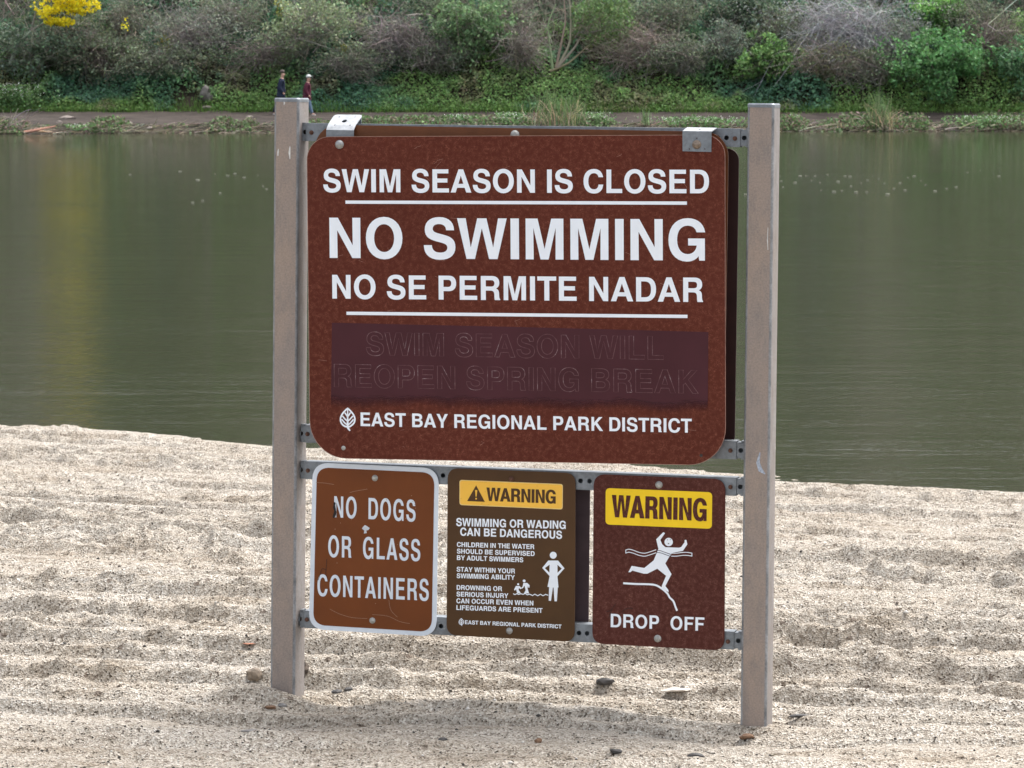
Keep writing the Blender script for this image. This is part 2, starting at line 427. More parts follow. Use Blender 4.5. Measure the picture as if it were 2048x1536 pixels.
vo = t.node('ShaderNodeTexVoronoi'); vo.inputs['Scale'].default_value = 210; t.l.new(v, vo.inputs['Vector'])
grain = t.math('ADD', t.math('MULTIPLY', vo.outputs['Color'], 1.0), 0.0)
gr = t.ramp(grain, [(.0, (.045, .04, .035)), (.12, (.13, .11, .09)), (.26, (.40, .355, .31)), (.55, (.57, .525, .47)), (.82, (.70, .665, .62)), (1, (.88, .87, .84))])
vo2 = t.node('ShaderNodeTexVoronoi'); vo2.inputs['Scale'].default_value = 75; t.l.new(v, vo2.inputs['Vector'])
peb = t.ramp(t.math('MULTIPLY', vo2.outputs['Color'], 1.0), [(.0, (.33, .30, .28)), (.07, (.52, .47, .44)), (.10, (1.02, 1.01, .99))])
big = t.ramp(t.noise(v, 1.6, 5, .6), [(.35, (.88, .845, .79)), (.65, (1.0, .995, .975))])
fine = t.ramp(t.noise(v, 60, 4, .7), [(.34, (.66, .645, .62)), (.60, (1.07, 1.07, 1.07))])
darker = t.ramp(t.noise(t.coord(scale=(1, 3.2, 1)), 2.6, 6, .65), [(.52, (1, 1, 1)), (.70, (.70, .66, .61))])  # stretched noise gives the sand streaks of a darker tone
c = t.mix(1.0, gr, peb, 'MULTIPLY'); c = t.mix(1.0, c, big, 'MULTIPLY'); c = t.mix(1.0, c, fine, 'MULTIPLY'); c = t.mix(1.0, c, darker, 'MULTIPLY')
t.col(c); t.b.inputs['Roughness'].default_value = .95; t.b.inputs['Specular IOR Level'].default_value = .12
b1 = t.noise(v, 38, 6, .72)
hsum = t.math('ADD', t.math('MULTIPLY', b1, .9), t.math('MULTIPLY', vo.outputs['Distance'], .35))
t.bump(hsum, 1.0, .019)
M_SAND = t.m
beach = mesh_np('beach_sand', np.stack([XX, YY, ZZ], -1).reshape(-1, 3), Q, M_SAND, smooth=True); tag(beach, kind='structure')
def beach_at(px, py):
    d = ray(px, py)
    y = 6.0
    while y < 26:
        k = y/d.y; x = d.x*k; z = CAMZ+d.z*k
        if z <= float(beach_h(np.array([x]), np.array([y]))[0]): break
        y += .02
    return Vector((x, y, float(beach_h(np.array([x]), np.array([y]))[0])))

# ------------------------------------------------------------------ lake
t = NT('lake_water'); v = t.coord()
w1 = t.noise(t.coord(scale=(.55, 1.5, 1), rot=(0, 0, .08)), 3.2, 4, .62)
w2 = t.noise(t.coord(scale=(.5, 1.3, 1), rot=(0, 0, -.12)), 14, 4, .6)
calm = t.ramp(t.noise(t.coord(scale=(.015, .05, 1)), 3, 3, .5), [(.35, (.65, .65, .65)), (.65, (1, 1, 1))])
hh = t.math('ADD', t.math('MULTIPLY', w1, .75), t.math('MULTIPLY', w2, .25))
w3 = t.noise(t.coord(scale=(.30, 1.0, 1), rot=(0, 0, .05)), 1.15, 2, .5)
hh = t.math('ADD', t.math('MULTIPLY', hh, .0155), t.math('MULTIPLY', w3, .020))
hh = t.math('MULTIPLY', hh, calm)
t.bump(hh, 1.0, 1.0)
t.col((.036, .039, .021)); t.b.inputs['Roughness'].default_value = .05; t.b.inputs['IOR'].default_value = 1.33; t.b.inputs['Specular IOR Level'].default_value = .5
M_WATER = t.m
gx = np.array([-260, -60, 0, 60, 260.]); gy = np.array([14, 40, 90, 156.])
X2, Y2 = np.meshgrid(gx, gy); I2 = np.arange(20).reshape(4, 5)
Q2 = np.stack([I2[:-1, :-1], I2[:-1, 1:], I2[1:, 1:], I2[1:, :-1]], -1).reshape(-1, 4)
tag(mesh_np('lake_water', np.stack([X2, Y2, X2*0], -1).reshape(-1, 3), Q2, M_WATER), kind='structure')

# ------------------------------------------------------------------ far bank, path and hillside
def far_shore(x): return np.interp(x, [-60, -22, -14, 0, 10, 22, 60], [138, 139.5, 143.5, 146.0, 147.5, 148.5, 149])+.5*(fbm(np.asarray(x)*.7, np.asarray(x)*0+3., 91, 3)-.5)
def path_edge(x): return 152.0+.5*(fbm(np.asarray(x)*.25, np.asarray(x)*0+8., 95, 2)-.5)
def hill_h(x, y):
    fs = far_shore(x); pe = path_edge(x)
    d = y-fs
    bank = np.where(d < 0, d*.5, .30*sm(0, 1.1, d)+(.06*fbm(x*2.2, y*2.2, 97, 3)-.03)*sm(0, .5, d))
    p = sm(0, 1, (d-1.4)/(pe-fs-1.4))*0+np.clip((d-1.4)/(pe-fs-1.4), 0, 1)
    z = bank+.45*p
    e = np.clip(y-pe, 0, None)
    z = z+e*(.62+.16*sm(0, 6, e))+sm(0, 2, e)*(.9*(fbm(x*.22, y*.25, 101, 3)-.5)+.25*(fbm(x*1.1, y*1.1, 103, 3)-.5))
    z = z+np.where(e > 14, (e-14)*-.15, 0)
    return z+.04*(fbm(x*1.7, y*2.3, 105, 3)-.5)
xs = np.concatenate([np.linspace(-110, -36, 20), np.linspace(-34, 34, 340), np.linspace(36, 110, 20)])
ys = np.concatenate([np.linspace(134, 164, 170), np.linspace(165, 260, 50)])
X3, Y3 = np.meshgrid(xs, ys); Z3 = hill_h(X3, Y3)
nr, nc = X3.shape; I = np.arange(nr*nc).reshape(nr, nc)
Q3 = np.stack([I[:-1, :-1], I[:-1, 1:], I[1:, 1:], I[1:, :-1]], -1).reshape(-1, 4)
t = NT('hillside_earth'); v = t.coord()
n = t.noise(v, .9, 6, .65)
c = t.ramp(n, [(.35, (.022, .020, .014)), (.6, (.045, .036, .025))])
fine = t.ramp(t.noise(v, 9, 4, .7), [(.3, (.7, .7, .7)), (.7, (1.3, 1.3, 1.3))])
t.col(t.mix(1.0, c, fine, 'MULTIPLY')); t.b.inputs['Roughness'].default_value = .95; t.bump(t.noise(v, 5, 5, .6), .6, .1)
hill = mesh_np('hillside', np.stack([X3, Y3, Z3], -1).reshape(-1, 3), Q3, t.m, smooth=True); tag(hill, kind='structure')
# trodden path laid on the slope's foot
px_ = np.linspace(-34, 34, 300); k_ = np.linspace(0, 1, 12)
XP = np.repeat(px_[None], 12, 0); a = far_shore(XP)+1.2+.35*(fbm(XP*1.1, XP*0, 111, 3)-.5); bb = path_edge(XP)+.25*(fbm(XP*.9, XP*0+5, 113, 3)-.5)
YP = a+(bb-a)*k_[:, None]; ZP = hill_h(XP, YP)+.03
nr, nc = XP.shape; I = np.arange(nr*nc).reshape(nr, nc)
QP = np.stack([I[:-1, :-1], I[:-1, 1:], I[1:, 1:], I[1:, :-1]], -1).reshape(-1, 4)
t = NT('trodden_earth'); v = t.coord()
c = t.ramp(t.noise(t.coord(scale=(.4, 1, 1)), 1.6, 6, .6), [(.35, (.028, .022, .019)), (.65, (.066, .053, .045))])
fine = t.ramp(t.noise(v, 7, 4, .7), [(.3, (.75, .75, .75)), (.7, (1.25, 1.25, 1.25))])
t.col(t.mix(1.0, c, fine, 'MULTIPLY')); t.b.inputs['Roughness'].default_value = .95; t.bump(t.noise(v, 6, 5, .6), .6, .05)
tag(mesh_np('dirt_path', np.stack([XP, YP, ZP], -1).reshape(-1, 3), QP, t.m, smooth=True), kind='structure')

def hill_at(px, py):
    d = ray(px, py); y = 136.0; st = .15
    while y < 230:
        k = y/d.y; x = d.x*k; z = CAMZ+d.z*k
        if z <= float(hill_h(np.array([x]), np.array([y]))[0]): break
        y += st
    return Vector((x, y, float(hill_h(np.array([x]), np.array([y]))[0])))

def leaves(name, P, size, col, parent=None, nrm=None, mat=None, aspect=1.6, flat=.55):
    """many small leaf blades: P (n,3), size (n,), col (n,3)"""
    n = len(P)
    N = rng.normal(size=(n, 3)); N /= np.linalg.norm(N, axis=1)[:, None]
    if nrm is not None: N = N*(1-flat)+np.asarray(nrm)*flat; N /= np.linalg.norm(N, axis=1)[:, None]
    A = np.cross(N, rng.normal(size=(n, 3))); A /= np.linalg.norm(A, axis=1)[:, None]+1e-9
    B = np.cross(N, A); s = np.asarray(size)[:, None]*.5
    a = A*s*aspect; b = B*s
    V = np.stack([P-a, P-b*.9+a*.1, P+a, P+b*.9+a*.1], 1).reshape(-1, 3)
    Fq = np.arange(4*n).reshape(n, 4)
    return mesh_np(name, V, Fq, mat or LEAF, parent, np.repeat(col, 4, 0))
def tint(n, c, var=.25, hue=.08):
    c = np.asarray(c); k = np.exp(rng.normal(0, var, (n, 1))); h = 1+rng.normal(0, hue, (n, 3))
    return np.clip(c*k*h, .003, .95)

def strands(name, paths, rad, col, parent=None, mat=None, sides=3):
    """many tapering tubes: paths (n,k,3), rad (n,) base radii, col (n,3)"""
    paths = np.asarray(paths); n, k, _ = paths.shape; rad = np.asarray(rad)
    d = np.gradient(paths, axis=1); d /= np.linalg.norm(d, axis=2)[..., None]+1e-9
    up = rng.normal(size=(n, 1, 3)); a = np.cross(d, up); a /= np.linalg.norm(a, axis=2)[..., None]+1e-9; b = np.cross(d, a)
    tp = np.linspace(1, .35, k)[None, :, None]*rad[:, None, None]
    ring = [paths+(a*math.cos(2*math.pi*j/sides)+b*math.sin(2*math.pi*j/sides))*tp for j in range(sides)]
    V = np.stack(ring, 2).reshape(-1, 3)
    I = np.arange(n*k*sides).reshape(n, k, sides)
    Q = np.concatenate([np.stack([I[:, :-1, j], I[:, :-1, (j+1) % sides], I[:, 1:, (j+1) % sides], I[:, 1:, j]], -1).reshape(-1, 4) for j in range(sides)])
    return mesh_np(name, V, Q, mat or TWIG, parent, np.repeat(col, k*sides, 0), smooth=True)
def arc(a, b, k=6, bend=.15, sag=0.0, r=None):
    a = np.asarray(a, float); b = np.asarray(b, float); L = np.linalg.norm(b-a); t = np.linspace(0, 1, k)[:, None]
    o = (r or rng).normal(size=3)*bend*L
    return a+(b-a)*t+o*(t*(1-t)*2)+np.array([0, 0, -sag*L])*(t**2)

# --- ground cover on the slope
n = 210000
x = rng.uniform(-27, 27, n); e = rng.uniform(0, 1, n)**1.15*9.5
y = path_edge(x)+e+.05
m = fbm(x*.9, y*.9, 121, 3); dens = sm(.25, .5, fbm(x*.8+3, y*.8, 131, 3)+.12)
keep = rng.random(n) < dens*np.where(e < 5.2, 1, np.clip(1-(e-5.2)/6, .55, 1)); x, y, e, m = x[keep], y[keep], e[keep], m[keep]; n = len(x)
th = .12+.75*sm(.35, .75, m)*sm(0, .9, e)
th = th+.45*sm(2.2, 4.5, e)*sm(.4, .6, m)
hgt = rng.random(n)**.6*th
z = hill_h(x, y)+hgt
zone = fbm(x*.28+7, y*.45, 141, 3); z2 = fbm(x*.6, y*.9+40, 151, 3)
CA = np.array([.048, .105, .060]); CB = np.array([.098, .165, .052]); CC = np.array([.12, .115, .065])
kz = sm(.46, .64, zone+(.10-.05*e).clip(-.15, .12))[:, None]
col = CA*(1-kz)+CB*kz
kb = (sm(.60, .75, z2)*.8)[:, None]; col = col*(1-kb)+CC*kb
col = col*1.2; ke = sm(5.2, 7.2, e)[:, None]; col = col*(1-ke)+np.array([.085, .10, .062])*ke
col = col*np.exp(rng.normal(0, .28, (n, 1)))*(1+rng.normal(0, .08, (n, 3))); col = np.clip(col, .003, .9)
sz = rng.uniform(.06, .13, n)*np.where(kz[:, 0] > .5, .85, 1.1)
o = leaves('ground_cover', np.stack([x, y-.25*hgt, z], -1), sz, col, nrm=np.array([0, -.5, .85]))
tag(o, 'green ivy and nettles carpeting the lower slope behind the path', 'ground cover', kind='stuff')
# blades of grass at the foot of the slope and path edge
n = 9000; x = rng.uniform(-26, 26, n); y = path_edge(x)+rng.normal(.15, .3, n); z = hill_h(x, y)
a = np.stack([x, y, z], -1); b = a+np.stack([rng.normal(0, .06, n), rng.normal(-.03, .06, n), rng.uniform(.1, .32, n)], -1)
o = strands('verge_grass', np.stack([a, (a+b)/2+rng.normal(0, .01, (n, 3)), b], 1), np.full(n, .012), tint(n, (.09, .17, .035), .3), mat=LEAF)
tag(o, 'short bright grass along the back edge of the dirt path', 'grass', kind='stuff')
# low plants and dead stems on the waterside bank
n = 30000; x = rng.uniform(-26, 26, n); d = rng.uniform(-.15, 2.3, n)**1.0; y = far_shore(x)+d
dn = fbm(x*.55, x*0+2., 161, 3); keep = rng.random(n) < sm(.38, .62, dn)*.9+.08; x, y, d, dn = x[keep], y[keep], d[keep], dn[keep]; n = len(x)
z = hill_h(x, y)+rng.random(n)*.32*sm(.4, .65, dn)+.02
br = rng.random(n) < .38
col = np.where(br[:, None], tint(n, (.105, .085, .06), .3), tint(n, (.065, .11, .038), .3))
o = leaves('bank_plants', np.stack([x, y, z], -1), rng.uniform(.06, .13, n), col, nrm=np.array([0, -.5, .8]))
tag(o, 'low weeds and dead leaves covering the bank at the water edge', 'weeds', kind='stuff')
n = 1500; x = rng.uniform(-26, 26, n); y = far_shore(x)+rng.uniform(-.15, .9, n); z = hill_h(x, y)+.03
ang = rng.normal(0, .35, n); L = rng.uniform(.2, .9, n); a = np.stack([x, y, z], -1); dr = np.stack([np.cos(ang), rng.normal(0, .3, n), np.abs(np.sin(ang))*.5], -1)*L[:, None]
o = strands('dead_reeds', np.stack([a, a+dr*.5+np.array([0, 0, .03]), a+dr], 1), rng.uniform(.008, .022, n), tint(n, (.19, .165, .125), .4))
tag(o, 'tangle of dead reeds and twigs lying along the waterline', 'dead reeds', kind='stuff')

# --- shrubs and trees on the slope
TREE_GROUP = 'shrubs and trees on the far hillside'
SCL = lambda p: F/p.y
def crown_pts(n, c, rx, ry, rz, lump=.35, shell=.55):
    d = rng.normal(size=(n, 3)); d /= np.linalg.norm(d, axis=1)[:, None]
    r = (shell+(1-shell)*rng.random(n)**.5)
    k = 1+lump*(fbm(d[:, 0]*2.2+c[0], d[:, 2]*2.2+d[:, 1]+c[2], int(abs(c[0]*7)) % 900, 3)*2-1)
    return np.asarray(c)+d*np.array([rx, ry, rz])*(r*k)[:, None]
def shrub(name, label, cat, cx, cy, rx, ry, leafcol=None, nleaf=0, leaf=.09, twigcol=(.16, .14, .125), ntwig=150, droop=.1, base=None, stems=4, twig=.012, spread=.9, group=None):
    """cx, cy, rx, ry: where its crown shows; base: where its stem meets the slope"""
    bx, by = base if base else (cx+R.uniform(-.15, .15)*rx, cy+ry*.95)
    B = hill_at(bx, by); s = SCL(B)
    RX, RZ = rx/s, ry/s; RY = (RX+RZ)*.45
    dC = ray(cx, cy); kk = (B.y-.3*RY)/dC.y; C = Vector((dC.x*kk, B.y-.3*RY, CAMZ+dC.z*kk))
    nleaf = int(nleaf*2.6); leaf *= .92; ntwig = int(ntwig*1.15)
    if leafcol: leafcol = tuple(v_*1.25+.008 for v_ in leafcol)
    root = empty(name, Matrix.Translation(B), label, cat, group)
    c = np.array(C-B)
    st = []; rd = []
    for i in range(stems):
        tip = c+np.array([rng.uniform(-.6, .6)*RX, rng.uniform(-.5, .5)*RY, rng.uniform(-.1, .6)*RZ])
        st.append(arc((rng.normal(0, .06), rng.normal(0, .06), -.15), tip, 7, .10)); rd.append(rng.uniform(.035, .07)*min(1.3, .5+RZ*.4))
    strands('trunk', np.array(st), np.array(rd), tint(stems, tuple(v*1.15 for v in twigcol), .15), root, sides=6)
    if ntwig:
        tips = crown_pts(ntwig, c, RX*1.2, RY, RZ*1.05, .75, .3)
        P = []
        for i in range(ntwig):
            q = st[i % stems]; s0 = q[rng.integers(2, 7)]; s0 = s0+(c-s0)*rng.uniform(0, .5)+rng.normal(size=3)*.15*RX
            P.append(arc(s0, tips[i], 6, .13, droop))
        P = np.array(P)
        # side twigs
        m2 = ntwig*3; ii = rng.integers(0, ntwig, m2); jj = rng.integers(2, 6, m2); s0 = P[ii, jj]
        e2 = s0+(P[ii, 5]-P[ii, 2])*.35*rng.random((m2, 1))+rng.normal(size=(m2, 3))*.17*RX+np.array([0, 0, -droop*.3])
        t_ = np.linspace(0, 1, 6)[None, :, None]; P2 = s0[:, None]+(e2-s0)[:, None]*t_+rng.normal(size=(m2, 1, 3))*.06*(t_*(1-t_)*2)
        PP = np.concatenate([P, P2]); rr = np.concatenate([rng.uniform(.8, 1.5, ntwig)*twig, rng.uniform(.5, .9, m2)*twig])
        strands('twigs', PP, rr, tint(len(PP), twigcol, .3, .06), root)
    if nleaf:
        P = crown_pts(nleaf, c, RX*1.18, RY, RZ, .85, .25)
        cl = fbm(P[:, 0]*2.2, P[:, 2]*2.4+B.x, 171, 2); keep = rng.random(nleaf) < sm(.28, .52, cl)+.12; P = P[keep]
        cc = tint(len(P), leafcol, .28)*np.where(vn(P[:, 0]*1.7, P[:, 2]*1.7+B.x, 181)[:, None] > .5, 1.12, .9)
        leaves('crown', P, rng.uniform(.7, 1.3, len(P))*leaf, cc, root, nrm=np.array([0, -.45, .6]), flat=.35)
    return root, B, st
GG = (.11, .135, .085); DG = (.055, .082, .05); BG = (.10, .17, .06); GY = (.24, .235, .225)
BR = (.15, .145, .118); PK = (.19, .172, .15); LV = (.25, .245, .25)
S = shrub
S('green_shrub', 'dark evergreen thicket under the yellow flowering tree', 'shrub', 60, 95, 105, 62, DG, 2600, .10, BR, 70)
S('green_shrub', 'dark olive shrub tangled with twigs right of the yellow flowering tree', 'shrub', 205, 110, 85, 52, (.06, .075, .045), 1700, .09, (.12, .105, .09), 130)
S('bare_shrub', 'brown bare shrub at the top edge right of the yellow blossom', 'shrub', 255, 35, 62, 55, GG, 400, .08, BR, 130)
S('grey_shrub', 'wide grey green shrub left of the two walkers near the top', 'shrub', 385, 60, 95, 68, (.10, .115, .085), 1500, .075, (.19, .175, .16), 190, .15)
S('bare_shrub', 'low brown twiggy shrub just above the walker in navy', 'shrub', 525, 105, 90, 42, (.06, .085, .045), 700, .08, (.14, .12, .11), 150, .1)
S('grey_shrub', 'pale grey green tree above and right of the walkers', 'tree', 630, 45, 88, 66, (.135, .165, .095), 2000, .09, (.2, .185, .165), 150, .1, base=(600, 135))
S('bare_shrub', 'smoky grey brown bare shrub above the left bracket of the big sign', 'shrub', 790, 70, 92, 66, (.09, .10, .07), 500, .07, (.175, .155, .145), 260, .2)
S('leafy_tree', 'round leafy green tree with a pale forked trunk above the big sign', 'tree', 950, 55, 88, 62, (.085, .135, .062), 2900, .11, (.22, .20, .17), 50, .05, base=(935, 138), stems=3)
S('bare_shrub', 'purplish brown bare shrub left of the many stemmed tree', 'shrub', 1050, 85, 60, 66, (.10, .075, .07), 250, .07, PK, 190, .12)
S('bare_shrub', 'pinkish brown bare thicket right of the many stemmed tree', 'shrub', 1275, 88, 90, 60, (.09, .10, .06), 350, .07, (.20, .17, .15), 230, .1)
S('grey_shrub', 'small pale grey green bush left of the right sign post top', 'shrub', 1448, 92, 50, 48, (.115, .14, .105), 1500, .07, (.17, .16, .14), 90, .05)
S('green_shrub', 'dark green bush at the top edge above the right sign post', 'shrub', 1490, 20, 62, 42, DG, 1700, .1, BR, 40)
S('green_shrub', 'yellowish green climbing shrub just behind the right sign post top', 'shrub', 1535, 120, 52, 48, (.08, .15, .045), 1500, .11, (.16, .14, .12), 60)
S('bare_shrub', 'brown brambly thicket under the silvery drooping bush', 'shrub', 1640, 118, 82, 45, (.085, .095, .05), 700, .08, (.19, .165, .13), 190, .1)
S('silvery_bush', 'big silvery lavender drooping bush at the top right', 'shrub', 1690, 40, 160, 66, (.15, .165, .145), 1300, .07, LV, 560, .6, stems=6, twig=.010)
S('grey_shrub', 'dull grey green bush on the right end of the silvery drooping bush', 'shrub', 1790, 82, 75, 55, (.10, .12, .09), 1300, .08, (.22, .21, .20), 170, .35)
S('green_shrub', 'ivy covered mound of bright leaves right of the silvery bush', 'shrub', 1880, 125, 92, 68, (.058, .13, .045), 3400, .12, BR, 0)
S('green_shrub', 'bright green leafy column at the top right beside the silvery bush', 'shrub', 1878, 32, 48, 50, (.085, .17, .045), 1600, .12, BR, 0)
S('bare_shrub', 'brown bare shrub in the top right corner with pale branches', 'shrub', 1985, 80, 70, 66, (.08, .10, .05), 500, .08, (.155, .13, .115), 200, .1)
S('green_shrub', 'dark leafy shrub at the right edge of the photo', 'shrub', 2045, 130, 42, 62, (.050, .11, .048), 1500, .12, BR, 20)
for nm, lb, pts in (('bare_branch', 'pale bare branch forking across the top right corner', [(1975, 50, 2010, 20), (1975, 50, 2015, 75), (1990, 62, 2040, 62), (1960, 95, 1990, 45), (2010, 20, 2040, -5)]),
                    ('bare_branch', 'pale fan of bare twigs below the top right forked branch', [(1925, 75, 1950, 110), (1935, 90, 1930, 120), (1935, 90, 1975, 112), (1940, 95, 1955, 125), (1915, 70, 1935, 92)])):
    B = hill_at(pts[0][0], pts[0][1]+70); root = empty(nm, Matrix.Translation(B), lb, 'branch'); P = []
    for x0, y0, x1, y1 in pts:
        a = ray(x0, y0); b_ = ray(x1, y1); ya = B.y-1.3
        P.append(arc(Vector((0, 0, CAMZ))+a*(ya/a.y)-B, Vector((0, 0, CAMZ))+b_*((ya+.1)/b_.y)-B, 7, .12))
    P.append(arc((0, 0, -.1), P[0][0], 7, .08))
    strands('branch', np.array(P), np.full(len(P), .028), tint(len(P), (.34, .32, .29), .1), root, sides=5)
for cx, cy, rx, ry, kind, lb in ((140, 70, 70, 60, 0, 'grey brown twiggy shrub below the yellow blossom'), (320, 120, 80, 45, 1, 'low olive shrub left of centre above the ivy on the far slope'),
        (455, 30, 70, 50, 0, 'smoky twiggy shrub at the top edge left of the walkers'), (700, 125, 70, 40, 0, 'low brown bramble right of the walkers above the ivy'), (870, 20, 60, 45, 1, 'olive green shrub at the top edge left of the round leafy tree'),
        (880, 110, 60, 40, 0, 'grey twig tangle below and left of the round leafy tree'), (1010, 30, 60, 50, 0, 'brown twig tangle at the top edge right of the round leafy tree'), (1330, 30, 80, 50, 1, 'dull olive shrub at the top edge above the pinkish thicket'),
        (1360, 110, 60, 45, 0, 'grey brown twig tangle between the pinkish thicket and the pale bush'), (1560, 60, 60, 50, 1, 'olive green shrub between the dark bush and the silvery bush'), (1740, 130, 80, 40, 0, 'low brown brambles below the silvery bush'), (1950, 40, 60, 60, 1, 'olive shrub left of the pale forked branch')):
    if kind: S('green_shrub', lb, 'shrub', cx, cy, rx, ry, (.085, .105, .065), 1300, .085, BR, 90)
    else: S('bare_shrub', lb, 'shrub', cx, cy, rx, ry, (.085, .105, .065), 1100, .075, (.18, .168, .145), 190, .15)
# long pale stems arching through everything
n = 620; x = rng.uniform(-25, 25, n); y = path_edge(x)+rng.uniform(3.0, 6.5, n); z = hill_h(x, y)+rng.uniform(0, .5, n)
P = np.array([arc((x[i], y[i], z[i]), (x[i]+rng.normal(0, .9), y[i]-rng.uniform(-.1, .7), z[i]+rng.uniform(.5, 1.9)), 7, .16, .15) for i in range(n)])
o = strands('arching_stems', P, rng.uniform(.008, .022, n), tint(n, (.24, .215, .185), .25)); tag(o, 'pale bare stems arching through the scrub on the slope', 'stems', kind='stuff')
# many-stemmed tree in the middle
B = hill_at(1108, 140); root = empty('many_stemmed_tree', Matrix.Translation(B), 'tree with several slender pale stems fanning up behind the sign centre', 'tree')
def loc_at(B, px, py, dy=0.): d = ray(px, py); k = (B.y+dy)/d.y; return np.array(Vector((d.x*k, B.y+dy, CAMZ+d.z*k))-B)
P = []
for seq in ([(1105, 138), (1100, 95), (1094, 50), (1112, 8)], [(1112, 135), (1122, 90), (1132, 40), (1126, -20)], [(1118, 130), (1140, 88), (1142, 40), (1137, -25)], [(1115, 135), (1150, 95), (1163, 70), (1168, 20)], [(1100, 142), (1112, 138), (1140, 125), (1175, 92)]):
    q = np.array([loc_at(B, a, b_, -.7) for a, b_ in seq]); tt = np.linspace(0, 3, 9); P.append(np.stack([np.interp(tt, range(4), q[:, j]) for j in range(3)], -1))
strands('trunk', np.array(P), np.full(5, .065), tint(5, (.21, .19, .135), .1), root, sides=6)
c = loc_at(B, 1205, 30, -.6); Pc = crown_pts(2200, c, 1.5, 1.0, 1.25, .45, .3); leaves('crown', Pc, rng.uniform(.06, .12, len(Pc)), tint(len(Pc), (.10, .155, .06), .28), root, nrm=np.array([0, -.4, .6]), flat=.35)
P = np.array([arc(loc_at(B, 1165, 60, -.6)+rng.normal(size=3)*.3, Pc[i*7], 6, .12, .1) for i in range(90)]); strands('twigs', P, np.full(90, .012), tint(90, (.17, .15, .12), .2), root)
# mimosa
B = hill_at(20, 128); root = empty('mimosa_tree', Matrix.Translation(B), 'tree with bright yellow blossom at the top left, pale leaning trunk', 'tree')
P = []
for seq in ([(20, 128), (38, 85), (62, 62), (85, 48)], [(62, 62), (80, 50), (110, 45), (150, 35)], [(85, 48), (120, 20), (150, 5), (180, -10)], [(62, 62), (70, 30), (75, 10), (90, -20)]):
    q = np.array([loc_at(B, a, b_, -.9) for a, b_ in seq]); tt = np.linspace(0, 3, 9); P.append(np.stack([np.interp(tt, range(4), q[:, j]) for j in range(3)], -1))
strands('trunk', np.array(P), np.array([.09, .05, .05, .05]), tint(4, (.22, .20, .18), .1), root, sides=6)
Pl = []
for (a, b_, r1, r2, k) in ((125, 8, 52, 22, 1300), (95, 28, 25, 12, 260), (120, 44, 30, 10, 400), (165, 12, 32, 16, 500), (150, -20, 60, 20, 1000), (104, 42, 16, 6, 90), (252, 40, 14, 24, 14), (245, 55, 8, 10, 6), (115, -70, 60, 40, 900), (150, -140, 50, 40, 700)):
    Pl.append(crown_pts(k, loc_at(B, a, b_, -1.3), r1/45, .5, r2/45, .5, .1))
Pl = np.concatenate(Pl); cl = vn(Pl[:, 0]*5, Pl[:, 2]*6, 3); Pl = Pl[cl > .3]
o = leaves('blossom', Pl, rng.uniform(.06, .12, len(Pl)), tint(len(Pl), (.58, .50, .018), .15, .04), root, nrm=np.array([0, -.6, .6]))
Pl = crown_pts(800, loc_at(B, 120, 15, -.9), 2.0, .8, 1.1, .5, .2); leaves('foliage', Pl, rng.uniform(.06, .1, len(Pl)), tint(len(Pl), (.09, .12, .06), .25), root)
for (a, b_, r1, r2, k, lb) in ((565, 15, 16, 22, 130, 'faint yellow blossom at the top edge above the walker in navy'), (688, 98, 8, 12, 90, 'small yellow flowering sprig above the left bracket'), (330, 85, 20, 18, 90, 'dull yellow green sprig left of centre on the wooded slope')):
    Bq = hill_at(a, b_+r2+12); root = empty('yellow_sprig', Matrix.Translation(Bq), lb, 'shrub')
    Pq = crown_pts(k, loc_at(Bq, a, b_, -1.1), r1/45, .3, r2/45, .5, .2); leaves('blossom', Pq, rng.uniform(.06, .1, k), tint(k, (.20, .20, .04), .3), root)
    strands('stem', np.array([arc((0, 0, 0), Pq[i], 6, .1) for i in range(6)]), np.full(6, .02), tint(6, BR, .1), root)
# upper wood, seen only as the lake mirrors it
n = 70000; x = rng.uniform(-60, 60, n); e = 6+rng.random(n)**1.2*52; y = path_edge(x)+e
mm = fbm(x*.16, y*.16, 201, 3); z = hill_h(x, y)+rng.random(n)*(.4+5.5*sm(.3, .7, mm)*sm(8, 14, e))
kk = fbm(x*.22+30, z*.07, 211, 3)[:, None]
col = np.where(kk > .53, np.array([.19, .175, .15]), np.where(kk > .45, np.array([.08, .11, .055]), np.array([.035, .050, .028])))
keep = (np.abs(x) < 60) & ~((z < 6.4) & (np.abs(x) < 24) & (e < 7.5)); 
o = leaves('upper_wood', np.stack([x, y, z], -1)[keep], rng.uniform(.25, .6, n)[keep], (col*np.exp(rng.normal(0, .35, (n, 1))))[keep])
tag(o, 'mixed wood covering the hill above the shrubs', 'wood', kind='stuff')
# rough filler thicket between the named shrubs
n = 42000; x = rng.uniform(-27, 27, n); y = path_edge(x)+rng.uniform(3.9, 10, n); z = hill_h(x, y)
a = np.stack([x, y, z], -1); L = rng.uniform(.3, 1.0, n)*(.5+fbm(x*.6, y*.6, 221, 2)); dr = rng.normal(size=(n, 3)); dr[:, 2] = np.abs(dr[:, 2])+.5; dr /= np.linalg.norm(dr, axis=1)[:, None]
b = a+dr*L[:, None]; mid = (a+b)/2+rng.normal(0, .1, (n, 3))
zc = fbm(x*.3, y*.4, 231, 3)[:, None]
col = np.where(zc > .52, np.array([.175, .155, .13]), np.array([.13, .13, .10]))*np.exp(rng.normal(0, .35, (n, 1)))
o = strands('undergrowth', np.stack([a, mid, b], 1), rng.uniform(.006, .014, n), col)
tag(o, 'tangled twigs and brambles filling the wooded slope', 'undergrowth', kind='stuff')

